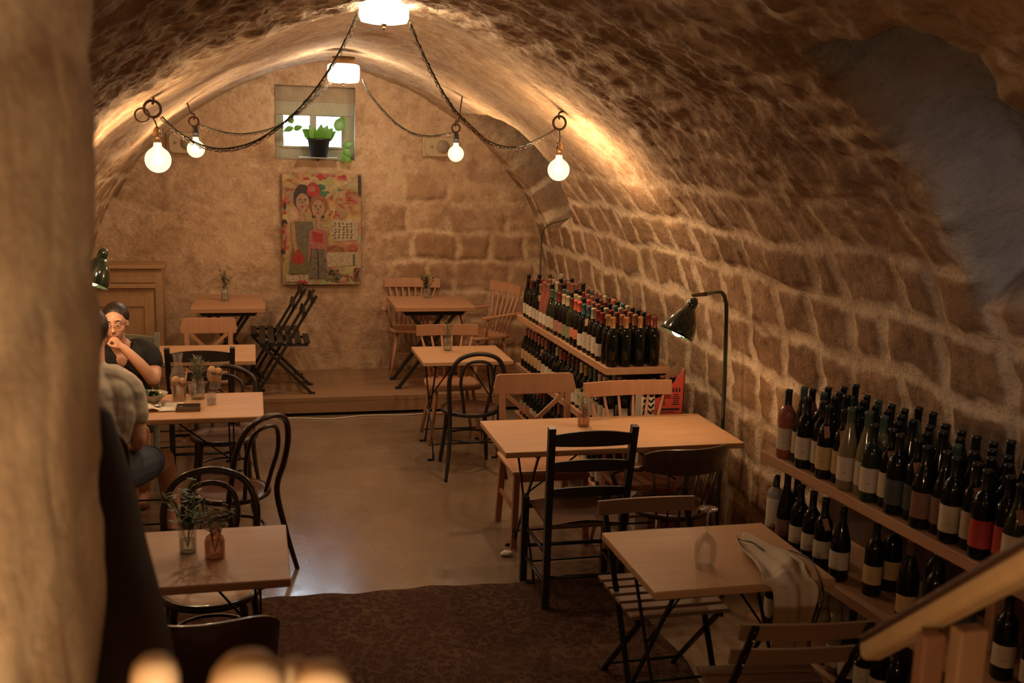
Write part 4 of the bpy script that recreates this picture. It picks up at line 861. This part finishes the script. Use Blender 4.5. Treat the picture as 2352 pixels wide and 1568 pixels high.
for r_ in range(5):
    z=zt-.03-r_*.035
    g.bar((ww*.5,-.001,z),(ww*.75,-.001,z-.02),.001,.012,(1,0,0)).bar((ww*.75,-.001,z-.02),(ww*.95,-.001,z+.004),.001,.012,(1,0,0))
    if r_<4: g.box((ww*.26,-.001,z-.01),(ww*.2,.001,.022))
g.build('printed_text',INK,wb)
MB().bar((ww*.1,-.0015,zt-.115),(ww*.98,-.0015,zt-.15),.001,.008,(1,0,0)).build('red_stripe',REDP,wb)
# ================================================================== TABLEWARE
def P3(px,py,z=.75): return un(px,py,z=z)
def sprigs(mb,st,base,n,h,spread,L,W,per=10,seed=1,droop=0.):
    r=random.Random(seed)
    for k in range(n):
        a=r.uniform(0,2*PI); s=spread*r.uniform(.3,1); tip=Vector(base)+Vector((math.cos(a)*s,math.sin(a)*s,h*r.uniform(.65,1)-droop*s)); mid=Vector(base).lerp(tip,.5)+Vector((0,0,h*.12)); P=cr([base,mid,tip],6)
        st.tube(P,.0013,4)
        for q in range(per):
            p=P[int((.35+.65*q/per)*(len(P)-1))]; b=r.uniform(0,2*PI); leafmesh(mb,p,(math.cos(b),math.sin(b),r.uniform(.2,1)),(0,0,1),L*r.uniform(.6,1.1),W,.1)
def vase(label,p,prof_,gm,lm,plant,water=.5,nm='bud_vase'):
    t=thing(nm,label,'vase',p); m=MB().lathe(prof_,24); m.build('glass_body',gm,t)
    R0=max(r for r,z in prof_); hh=prof_[-1][1]
    MB().lathe([(0,.006),(R0*.86,.008),(R0*.88,hh*water),(0,hh*water)],20).build('water',WATER,t)
    lv=MB(); st=MB(); sprigs(lv,st,(0,0,.02),**plant); lv.build('leaves',lm,t); st.build('stems',LEAF,t); return t
CYL=[(0,0),(.028,0),(.031,.004),(.031,.085),(.029,.09)]; BOT=[(0,0),(.030,0),(.034,.005),(.034,.07),(.028,.088),(.014,.10),(.013,.125),(.016,.13)]; JAR=[(0,0),(.038,0),(.042,.006),(.042,.095),(.034,.108),(.036,.125)]
vase('clear cylinder vase of drooping wild greens on the front left table',P3(432,1268),[(r*1.05,z*1.15) for r,z in CYL],GLASS,LEAF,dict(n=9,h=.26,spread=.11,L=.05,W=.018,per=10,seed=3))
v=vase('pink glass bottle vase of small flowers on the front left table',P3(494,1280),[(r*1.1,z*.95) for r,z in BOT],PINKG,LEAFD,dict(n=7,h=.23,spread=.08,L=.03,W=.013,per=7,seed=5))
pm=plain('mauve_petals',(.22,.10,.10),.7)
for k in range(7): MB().sphere((.02+random.uniform(-.04,.05),random.uniform(-.03,.03),.19+random.uniform(-.02,.03)),.008,6,(1,1,.6)).build('flower',pm,v)
vase('pink glass vase with a rosemary sprig on the long table',P3(1340,978),BOT,PINKG,LEAFP,dict(n=5,h=.21,spread=.07,L=.035,W=.006,per=18,seed=8))
vase('clear bottle vase with dried stems on the small table',P3(1028,804),BOT,GLASS,LEAFD,dict(n=8,h=.24,spread=.07,L=.03,W=.008,per=11,seed=9))
vase('small clear jar of dark herbs on the right platform table',P3(981,684,ZS+.75),CYL,GLASS,LEAF,dict(n=16,h=.21,spread=.075,L=.035,W=.010,per=14,seed=11))
vase('slim clear bottle with a leaning herb sprig on the left platform table',P3(517,690,ZS+.75),BOT,GLASS,LEAFD,dict(n=7,h=.26,spread=.06,L=.045,W=.010,per=16,seed=13))
vase('clear jar full of grey-green rosemary among the diners\' dishes',P3(455,915),JAR,GLASS,LEAFP,dict(n=13,h=.25,spread=.085,L=.04,W=.006,per=18,seed=15))
def bucket(label,p,mat,nm,r=.045,h=.10,seed=1):
    t=thing(nm,label,'bucket',p); MB().lathe([(0,.0),(r*.82,0),(r*.84,.003),(r,h),(r*1.04,h+.002),(r*.97,h),(r*.8,.008),(0,.008)],28).build('bucket_body',mat,t); return t
def breads(p,r,seed):
    rr=random.Random(seed)
    for k in range(2):
        o=MB(); q=[(0,0,-.02),(0,0,.0),(0,0,.025)]; o.sphere((0,0,0),.026,10,(1,.95,1.05)); b=o.build('bread_roll',BREAD,loc=Vector(p)+Vector((-.018+.04*k,.006*k,.118-.012*k))); 
        d=b.modifiers.new('d','DISPLACE'); tx=bpy.data.textures.get('crust') or bpy.data.textures.new('crust','CLOUDS'); tx.noise_scale=.03; d.texture=tx; d.strength=.01; yield b
def paper(p,pts,name='paper_liner'):
    V=[];n=24
    for i in range(n):
        a=2*PI*i/n; V.append((.036*math.cos(a),.036*math.sin(a),.05)); V.append((.050*math.cos(a),.050*math.sin(a),.105+.018*math.sin(a*3+pts)+(.065*max(0,math.cos(a-.3))**4 if pts==1 else .012*math.cos(a*5)))) 
    m=MB().add(V,[(2*i,2*((i+1)%n),2*((i+1)%n)+1,2*i+1) for i in range(n)],True); return m
for nm,px,mt,s,la in (('bread_bucket',(412,918),STEEL,1,'steel bucket of bread rolls beside the salad'),('bread_tumbler',(494,892),GLASS,2,'glass tumbler of bread rolls at the back of the diners\' table')):
    p=P3(*px); t=bucket(la,p,mt,nm,.046 if s==1 else .040,.10); paper(p,s).build('paper_liner',KRAFT,t)
    for k,b in enumerate(breads(p,.04,s)): tag(b,f"{'round' if k==0 else 'torn'} bread roll in the {'steel bucket' if s==1 else 'glass tumbler'}",'bread','bread rolls')
bw=thing('salad_bowl','grey ceramic bowl of green salad in front of the seated man','bowl',P3(350,926)); MB().lathe([(0,.006),(.03,0),(.035,.004),(.075,.05),(.09,.062),(.086,.062),(.07,.05),(.03,.012),(0,.012)],32).build('bowl_body',CERAM,bw)
lv=MB(); rr=random.Random(2)
for k in range(120):
    a=rr.uniform(0,2*PI); q=rr.uniform(0,.065); leafmesh(lv,(q*math.cos(a),q*math.sin(a),.045+.03*rr.random()*(1-q/.07)),(rr.uniform(-1,1),rr.uniform(-1,1),rr.uniform(0,.8)),(0,0,1),.028,.018,.4)
o=lv.build('salad',LEAF); o.location=bw.location; tag(o,'pile of green salad leaves heaped in the grey bowl','salad',kind='stuff')
ca=thing('carafe','clear glass water carafe behind the steel bucket','carafe',P3(410,893)); MB().lathe([(0,0),(.045,0),(.05,.006),(.052,.07),(.040,.115),(.026,.145),(.026,.185),(.034,.225)],28).build('glass_body',GLASS,ca); MB().lathe([(0,.006),(.046,.008),(.048,.07),(.045,.085),(0,.085)],24).build('water',WATER,ca)
for px,py,la in((486,928,'short clear water tumbler beside the rosemary jar'),(443,905,'small clear glass holding red sauce beside the steel bucket')):
    gt=thing('tumbler',la,'glass',P3(px,py)); MB().lathe([(0,.004),(.024,0),(.026,.004),(.030,.065),(.027,.065),(.024,.012),(0,.012)],24).build('glass_body',GLASS,gt); MB().lathe([(0,.013),(.024,.014),(.025,.032),(0,.032)],20).build('drink' if px>450 else 'sauce',WATER if px>450 else TOMATO,gt)
def sheet(name,label,cat,pts,mat,z=.7525,h=.0015,wav=.004):
    P=[P3(*q) for q in pts]; n=8; V=[]
    for i in range(n+1):
        for j in range(n+1):
            u,v=i/n,j/n; q=P[0]*(1-u)*(1-v)+P[1]*u*(1-v)+P[2]*u*v+P[3]*(1-u)*v; V.append((q.x,q.y,z+wav*(math.sin(u*5+v*3)+1)*.5))
    m=MB().add(V,[(i*(n+1)+j,(i+1)*(n+1)+j,(i+1)*(n+1)+j+1,i*(n+1)+j+1) for i in range(n) for j in range(n)],True); o=m.build(name,mat); s=o.modifiers.new('s','SOLIDIFY'); s.thickness=h; s.offset=1; return tag(o,label,cat)
sheet('napkin','crumpled cream napkin beside the salad bowl','napkin',[(335,948),(378,945),(362,920),(338,920)],PAPER,wav=.02)
sheet('napkin','flat cream napkin under the knife','napkin',[(362,947),(420,944),(424,926),(382,925)],PAPER,wav=.003)
ty=thing('serving_tray','small dark rectangular dish at the front of the diners\' table','dish',P3(433,940)); MB().box((0,0,.004),(.13,.11,.006)).build('base',plain('dark_dish',(.07,.05,.04),.2),ty,bev=.002)
g=MB(); g.box((-.065,0,.012),(.004,.114,.02)).box((.065,0,.012),(.004,.114,.02)).box((0,-.055,.012),(.13,.004,.02)).box((0,.055,.012),(.13,.004,.02)); g.build('rim',plain('dish_rim',(.18,.13,.09),.2),ty)
sp=thing('spoon','steel spoon lying on the diners\' table by the napkin','cutlery',P3(362,936)+Vector((0,0,.004))); MB().lathe([(0,.0),(.018,.003),(.022,.009)],16,(0,0,0),Matrix.Diagonal((1.3,1,1))).build('bowl',STEEL,sp); MB().tube([(.02,0,.007),(.08,-.01,.010),(.14,-.02,.004)],.0022,6).build('handle',STEEL,sp)
# wine glass, upside down
wg=thing('wine_glass','clear stemmed wine glass standing upside down on the near table','glass',P3(1618,1302))
MB().lathe([(.034,0),(.040,.035),(.043,.065),(.040,.095),(.027,.120),(.010,.132),(.004,.138)],32).build('bowl',GLASS,wg); MB().tube([(0,0,.134),(0,0,.222)],.0036,10).build('stem',GLASS,wg); MB().lathe([(.004,.216),(.012,.226),(.037,.232),(.037,.234),(0,.234)],32).build('foot',GLASS,wg)
# cloth on the near table
def cloth():
    rowsP=[(P3(1708,1252),.035,0),(P3(1735,1268),.075,.3),(P3(1768,1290),.105,.3),(P3(1795,1315),.115,.2),(Vector((1.895,3.285,.75)),.105,.1)]
    R_=[]
    for c,hw,k in rowsP: R_.append((Vector((c.x,c.y,.757)),hw,Vector((1,.30,0))))
    e=Vector((1.90,3.243,.742)); R_+=[(e,.092,Vector((1,.06,0))),(Vector((1.90,3.235,.66)),.082,Vector((1,0,0))),(Vector((1.90,3.24,.57)),.072,Vector((1,-.05,0))),(Vector((1.895,3.24,.48)),.064,Vector((1,.0,0))),(Vector((1.885,3.245,.40)),.062,Vector((1,0,0)))]
    cs=cr([r[0] for r in R_],4); m=len(cs); V=[]; n=26
    for i in range(m):
        f=i/4; a=min(int(f),len(R_)-1); b_=min(a+1,len(R_)-1); tt=f-a; hw=R_[a][1]*(1-tt)+R_[b_][1]*tt; d=(R_[a][2]*(1-tt)+R_[b_][2]*tt).normalized(); top=i<17
        for j in range(n+1):
            u=j/n*2-1; fold=.010*(1+math.sin(u*4.3+i*.10+.6*math.sin(i*.4)))+.004*(1+math.sin(u*11-i*.21))+.010*max(0,pn(np.array([[u*1.6,i*.17,3.3]]))[0]); nrm=Vector((0,0,1)) if top else Vector((0,-1,0))
            if top and i<14: fold*=1.5
            V.append(cs[i]+d*hw*u*(1+.06*math.sin(i*.5+j*.12))+nrm*fold+Vector((0,.02*math.sin(u*6+1)*(1 if top and i<12 else 0),0)))
    mb=MB().add(V,[(i*(n+1)+j,i*(n+1)+j+1,(i+1)*(n+1)+j+1,(i+1)*(n+1)+j) for i in range(m-1) for j in range(n)],True)
    t=thing('table_cloth_rag','crumpled beige cloth with black ties hanging over the edge of the near table','cloth',(0,0,0)); o=mb.build('cloth',CLOTH,t); s=o.modifiers.new('s','SOLIDIFY'); s.thickness=.003
    g=MB(); g.tube(cr([V[3]+Vector((0,0,.004)),V[60]+Vector((0,0,.03)),V[118]+Vector((0,0,.012)),V[200]+Vector((0,0,.006))],6),.003,6)
    r=n; g.tube(cr([V[8*(n+1)+r]+Vector((0,0,.01)),V[12*(n+1)+r]+Vector((.02,0,.012)),V[17*(n+1)+r]+Vector((.03,-.01,.0)),V[22*(n+1)+r]+Vector((.015,-.01,0)),V[27*(n+1)+r]+Vector((.01,-.01,0))],6),.004,6); g.build('black_ties',BLACKP,t)
cloth()
# folded paper under a table foot
pw=MB(); pw.sphere((0,0,.016),.03,10,(1.2,.8,.5)); o=pw.build('paper_wad',PAPER,loc=(un(1163,1276,z=0))); d=o.modifiers.new('d','DISPLACE'); tx=bpy.data.textures.new('wad','CLOUDS'); tx.noise_scale=.02; d.texture=tx; d.strength=.02; tag(o,'crumpled white paper wedged under the long table\'s foot','paper')
# ================================================================== STAIR RAILS
hr=thing('stair_handrail','blurred wooden handrail sloping up to the right of the camera','handrail',at(1998,1496,1.95))
a=Vector((0,0,0)); o0=Vector(hr.location); b_=at(2430,1262,1.30)-o0
MB().bar(a,b_,.042,.034).build('rail',RAILW,hr,bev=.010); MB().bar(a+Vector((0,0,.024)),b_+Vector((0,0,.024)),.046,.016).build('rail_top_shade',DKBROWN,hr,bev=.006)  # dark strip on top stands for the shaded upper face of the rail
pp=at(2228,1440,1.62)-o0; MB().bar(pp,pp+Vector((0,0,-1.2)),.050,.030,(0,1,0)).build('baluster',wood('baluster_wood',(.30,.16,.08),.5,2,.3),hr,bev=.004)
MB().bar(pp+Vector((-.052,.02,-.015)),pp+Vector((-.052,.02,-1.2)),.040,.025,(0,1,0)).build('baluster',wood('baluster_wood_dark',(.22,.10,.05),.5,2,.3),hr,bev=.004)
dk=thing('newel_rail','dark stained wooden rail rising beside the stone pier','handrail',at(212,985,2.0)); o0=Vector(dk.location)
P=[at(205,975,2.0),at(238,1110,1.85),at(262,1260,1.7),at(290,1420,1.55),at(318,1640,1.4)]
MB().tube(cr([p-o0 for p in P],6),[.045+.012*min(1,i/20) for i in range(25)],16).build('rail',plain('matt_dark_rail',(.038,.019,.010),.85,spec=.15),dk)
pale=wood('pale_post_wood',(.42,.30,.18),.5,2,.15)
for k,(px,py,wd,t) in enumerate(((568,1530,.043,.80),(355,1528,.022,.84),(676,1538,.018,.84),(740,1548,.030,.80))):
    p=at(px,py,t); g=MB().tube([p+Vector((0,0,-.5)),p+Vector((0,0,-wd*.4))],wd/2+.008,14,round_end=True); o=MB(); o.v=[tuple(Vector(v)-p) for v in g.v]; o.f=g.f;o.sm=g.sm;o.mi=g.mi
    o=o.build('rail_post',pale,loc=p); tag(o,['thick blurred pale wooden post at the bottom edge','slim blurred pale wooden post nearest the stone pier','slim blurred pale post just right of the thick one','blurred pale wooden post furthest right along the bottom edge'][k],'post','pale rail posts at the bottom edge')

# ================================================================== PEOPLE
def body(name,build,mat,parent,vox=.006,sm=6):
    m=MB(); build(m); o=m.build(name,mat,parent); r=o.modifiers.new('r','REMESH'); r.mode='VOXEL'; r.voxel_size=vox; r.use_smooth_shade=True; s=o.modifiers.new('s','SMOOTH'); s.iterations=sm; s.factor=.5; return o
def limb(m,P,r,n=14,k=5):
    Q=cr(P,k); rr=[]
    for i in range(len(P)-1): rr+=[r[i]+(r[i+1]-r[i])*j/k for j in range(k)]
    m.tube(Q,rr+[r[-1]],n,round_end=True)
def head(m,c,q,s=1.):
    """c centre, q 3x3 rotation: face looks to -y in head space"""
    def S(p,r,sc=(1,1,1)): 
        k=MB().sphere((0,0,0),r*s,14,sc); m.add([Vector(c)+q@((Vector(v))+Vector(p)*s) for v in k.v],k.f,True)
    S((0,.012,.02),.078,(.93,1.16,1.14)); S((0,-.030,-.035),.058,(.95,.90,1.12)); S((0,-.052,-.085),.024,(1.1,.9,.8))
    for x in(-1,1): S((x*.038,-.050,-.020),.026,(1,.8,1)); S((x*.030,-.066,.032),.020,(1.3,.6,.5)); S((x*.030,-.0705,.0165),.0135,(1.15,1,.7)); S((x*.030,-.069,-.003),.0125,(1.1,1,.5)); S((x*.074,.008,-.005),.020,(.35,.8,1.3))
    S((0,-.083,-.014),.012,(.9,1,2.0)); S((0,-.094,-.028),.013,(1.1,.9,.8)); S((0,-.079,-.056),.017,(1.35,.55,.38)); S((0,-.077,-.066),.015,(1.2,.6,.4))
def hand(m,wr,d,pn_,fingers,s=1.,curl=.5,thumb=1):
    """wrist point, direction, palm normal; five fingers"""
    wr=Vector(wr);d=Vector(d).normalized();n=Vector(pn_).normalized();x=d.cross(n).normalized()
    k=MB().sphere((0,0,0),1,12); q=Matrix((x*.040*s,d*.050*s,n*.016*s)).transposed(); m.add([wr+d*.048*s+q@Vector(v) for v in k.v],k.f,True)
    for i,(o,L) in enumerate(((-.027,.070),(-.009,.078),(.009,.074),(.026,.058))):
        b0=wr+d*.082*s+x*o*s; c=curl*(1+.12*i); p=[b0]; a=0
        for seg in (.45,.32,.25): a+=c; p.append(p[-1]+(d*math.cos(a)+n*math.sin(a))*L*seg*s)
        m.tube(cr(p,3),[.0092*s]*4+[.0085*s]*3+[.0075*s]*3,8,round_end=True)
    p=[wr+d*.02*s-x*thumb*.022*s,wr+d*.045*s-x*thumb*.046*s+n*.012*s,wr+d*.072*s-x*thumb*.052*s+n*.026*s,wr+d*.092*s-x*thumb*.040*s+n*.036*s]; m.tube(cr(p,3),[.0125*s]*3+[.0105*s]*4+[.0088*s]*3,8,round_end=True)
def facebits(t,c,q,glasses=True):
    c=Vector(c); W_=plain('eye_white',(.62,.56,.5),.3); g=MB();i_=MB();br=MB();lp=MB()
    for x in(-1,1):
        g.add([c+q@(Vector(v)+Vector((x*.030,-.0705,.009))) for v in MB().sphere((0,0,0),.0112,10).v],MB().sphere((0,0,0),.0112,10).f,True)
        k=MB().sphere((0,0,0),.0052,8); i_.add([c+q@(Vector(v)+Vector((x*.029,-.0785,.006))) for v in k.v],k.f,True)
        br.tube([c+q@Vector((x*a,b,z)) for a,b,z in((.012,-.087,.034),(.03,-.085,.040),(.048,-.072,.034))],[.0028,.0032,.0015],6)
    lp.tube([c+q@Vector(p) for p in((-.022,-.082,-.060),(-.008,-.090,-.058),(.008,-.090,-.058),(.022,-.082,-.060))],[.002,.0048,.0048,.002],8)
    g.build('eyes',W_,t); i_.build('irises',plain('iris',(.03,.018,.012),.2),t); br.build('eyebrows',HAIR,t); lp.build('lips',plain('lips',(.42,.15,.11),.5),t)
    if glasses:
        f=MB()
        for x in(-1,1):
            f.tube([c+q@Vector((x*.031+.023*math.cos(a)*(1.05),-.098+.006*abs(math.cos(a)),.008+.016*math.sin(a))) for a in np.linspace(0,2*PI,21)[:-1]],.0013,5,closed=True); f.tube([c+q@Vector((x*.055,-.094,.012)),c+q@Vector((x*.075,.0,.010))],.0012,5)
        f.tube([c+q@Vector((-.008,-.099,.010)),c+q@Vector((.008,-.099,.010))],.0012,5); return f.build('spectacles',plain('spectacle_frame',(.10,.04,.03),.3,.5),t)
def hairmesh(t,c,q,pts,name='hair'):
    def bld(m):
        for p,r,sc in pts:
            k=MB().sphere((0,0,0),r,14,sc); m.add([Vector(c)+q@(Vector(v)+Vector(p)) for v in k.v],k.f,True)
    return body(name,bld,HAIR,t,.005,3)
# the woman, facing the camera across the table
W0=Vector((-.80,7.06,0)); wt=thing('person','woman in a black V-neck top and glasses, hand raised to her mouth','person',W0)
HC_=Vector((-.055,-.17,1.125)); HQ=Matrix.Rotation(R(-4),3,'Z')@Matrix.Rotation(R(-3),3,'Y')@Matrix.Rotation(R(4),3,'X')
hp=Vector((-.035,-.305,1.035))
def wb_(m):
    head(m,HC_,HQ)
    limb(m,[(-.045,-.10,.93),(-.052,-.135,1.04),(-.055,-.15,1.09)],[.055,.047,.045])
    limb(m,[(0,.02,.50),(0,0,.62),(-.01,-.03,.78),(-.025,-.07,.90),(-.035,-.09,.955)],[.135,.12,.13,.125,.07],18)
    for s in(-1,1): limb(m,[(-.03,-.08,.93),(s*.10-.03,-.08,.925),(s*.165-.03,-.08,.895)],[.07,.062,.055])
    limb(m,[(.135,-.08,.895),(.165,-.15,.81),(.175,-.33,.79)],[.054,.047,.040]); limb(m,[(.175,-.33,.79),(.10,-.345,.90),tuple(hp+Vector((.035,-.01,-.035)))],[.042,.036,.026])
    hand(m,hp+Vector((.035,-.01,-.045)),(-.55,.05,.75),(-.6,.3,-.55),5,.92,.85,-1)
    limb(m,[(-.195,-.08,.895),(-.24,-.16,.80),(-.22,-.33,.785)],[.054,.046,.038]); limb(m,[(-.22,-.33,.785),(-.10,-.40,.80),(-.02,-.42,.80)],[.038,.033,.025]); hand(m,(-.02,-.42,.795),(1,-.1,0),(0,0,-1),5,.9,.3,1)
    for s in(-1,1): limb(m,[(s*.07,.0,.50),(s*.10,-.40,.50)],[.085,.06]); limb(m,[(s*.10,-.40,.50),(s*.10,-.38,.28),(s*.10,-.32,.06)],[.058,.050,.036]); limb(m,[(s*.10,-.32,.045),(s*.10,-.48,.035)],[.036,.03])
body('body',wb_,SKIN,wt)
def wsh(m):
    limb(m,[(0,.02,.48),(0,0,.62),(-.01,-.03,.78),(-.02,-.045,.865)],[.15,.134,.146,.132],18)
    for s in(-1,1):
        limb(m,[(s*.055-.035,-.055,.968),(s*.11-.03,-.065,.955),(s*.165-.03,-.08,.91),(s*.19-.03,-.11,.865)],[.036,.060,.066,.062])
        limb(m,[(s*.075-.033,-.10,.965),(s*.085-.03,-.135,.90),(s*.06-.025,-.15,.83),(-.02,-.155,.77)],[.034,.056,.062,.062]); limb(m,[(s*.12-.03,-.08,.90),(s*.10-.03,-.07,.80)],[.085,.09])
    limb(m,[(-.13,-.0,.92),(.07,-.0,.92)],[.07,.07])
body('black_top',wsh,BLACKCL,wt)
def wsk(m):
    for s in(-1,1): limb(m,[(s*.07,.02,.50),(s*.10,-.38,.505)],[.100,.072])
body('trousers',wsk,BLACKCL,wt)
facebits(wt,HC_,HQ)
hairmesh(wt,HC_,HQ,[((0,.035,.045),.088,(.95,1.05,1.02)),((0,.115,.06),.036,(1,1,1))])
# the man, seen from behind
M0=Vector((-.825,5.66,0)); mt=thing('person','man in a grey T-shirt and dark shorts seen from behind, half hidden by the pier','person',M0)
MC=Vector((-.005,.135,1.265)); MQ=Matrix.Rotation(R(170),3,'Z')@Matrix.Rotation(R(8),3,'X')
def mb_(m):
    head(m,MC,MQ,1.04)
    limb(m,[(0,.04,1.06),(-.002,.09,1.16),(0,.11,1.20)],[.062,.055,.052])
    limb(m,[(0,-.02,.50),(0,-.01,.64),(0,.01,.82),(0,.03,.98),(0,.045,1.05)],[.15,.145,.155,.135,.08],18)
    for s in(-1,1):
        limb(m,[(0,.04,1.03),(s*.12,.04,1.02),(s*.185,.04,.985)],[.08,.075,.062]); limb(m,[(s*.165,.04,.985),(s*.20,.02,.85),(s*.215,.0,.72)],[.056,.048,.042]); limb(m,[(s*.215,.0,.72),(s*.19,.10,.65),(s*.13,.20,.63)],[.041,.036,.027])
        hand(m,(s*.13,.20,.63),(-s*.4,1,-.2),(0,-.1,-1),5,1.02,.45,s)
    limb(m,[(.09,.0,.52),(.20,.22,.50),(.30,.42,.47)],[.095,.085,.062]); limb(m,[(.30,.42,.47),(.33,.43,.28),(.34,.35,.07)],[.060,.056,.038]); limb(m,[(.34,.35,.045),(.34,.50,.04)],[.038,.032])
    limb(m,[(-.09,.0,.52),(-.13,.42,.50)],[.095,.062]); limb(m,[(-.13,.42,.50),(-.13,.45,.28),(-.10,.42,.07)],[.060,.056,.038]); limb(m,[(-.10,.42,.045),(-.10,.57,.04)],[.038,.032])
body('body',mb_,SKIN,mt)
def msh(m):
    limb(m,[(0,-.02,.46),(0,-.03,.58),(0,-.015,.72),(0,.005,.84),(0,.02,.95),(0,.04,1.03),(0,.06,1.075)],[.172,.160,.158,.158,.148,.105,.070],20)
    for s in(-1,1):
        limb(m,[(0,.045,1.045),(s*.10,.04,1.035),(s*.165,.035,1.00),(s*.198,.03,.93),(s*.208,.02,.84)],[.070,.074,.068,.062,.060]); limb(m,[(s*.02,.01,.92),(s*.13,.01,.93)],[.13,.085]); limb(m,[(s*.115,.0,.98),(s*.125,-.01,.88),(s*.11,-.01,.76)],[.075,.088,.085])
gs=body('grey_shirt',msh,GREYCL,mt)
tx=bpy.data.textures.new('cloth_folds','CLOUDS'); tx.noise_scale=.085; tx.noise_depth=1; d=gs.modifiers.new('d','DISPLACE'); d.texture=tx; d.strength=.020; d.mid_level=.42
d.texture_coords='LOCAL'; s_=gs.modifiers.new('s2','SMOOTH'); s_.iterations=2
def mso(m):
    limb(m,[(0,-.02,.50),(0,.0,.56)],[.165,.15],18); limb(m,[(.09,.0,.52),(.19,.20,.505),(.225,.27,.50)],[.115,.105,.10]); limb(m,[(-.09,.0,.52),(-.12,.30,.51)],[.115,.10])
body('shorts',mso,BLUECL,mt)
for x,y in((.34,.43),(-.10,.50)):
    def sh_(m,x=x,y=y): limb(m,[(x,y-.10,.045),(x,y+.05,.045),(x,y+.12,.035)],[.046,.045,.034],12); m.box((x,y+.01,.014),(.085,.27,.024))
    body('shoe',sh_,BLACKP,mt,.006,3)
facebits(mt,MC,MQ,False)
hairmesh(mt,MC,MQ,[((0,.042,.035),.094,(.94,1.02,1.05)),((0,.065,-.03),.07,(.95,.8,1.1))])
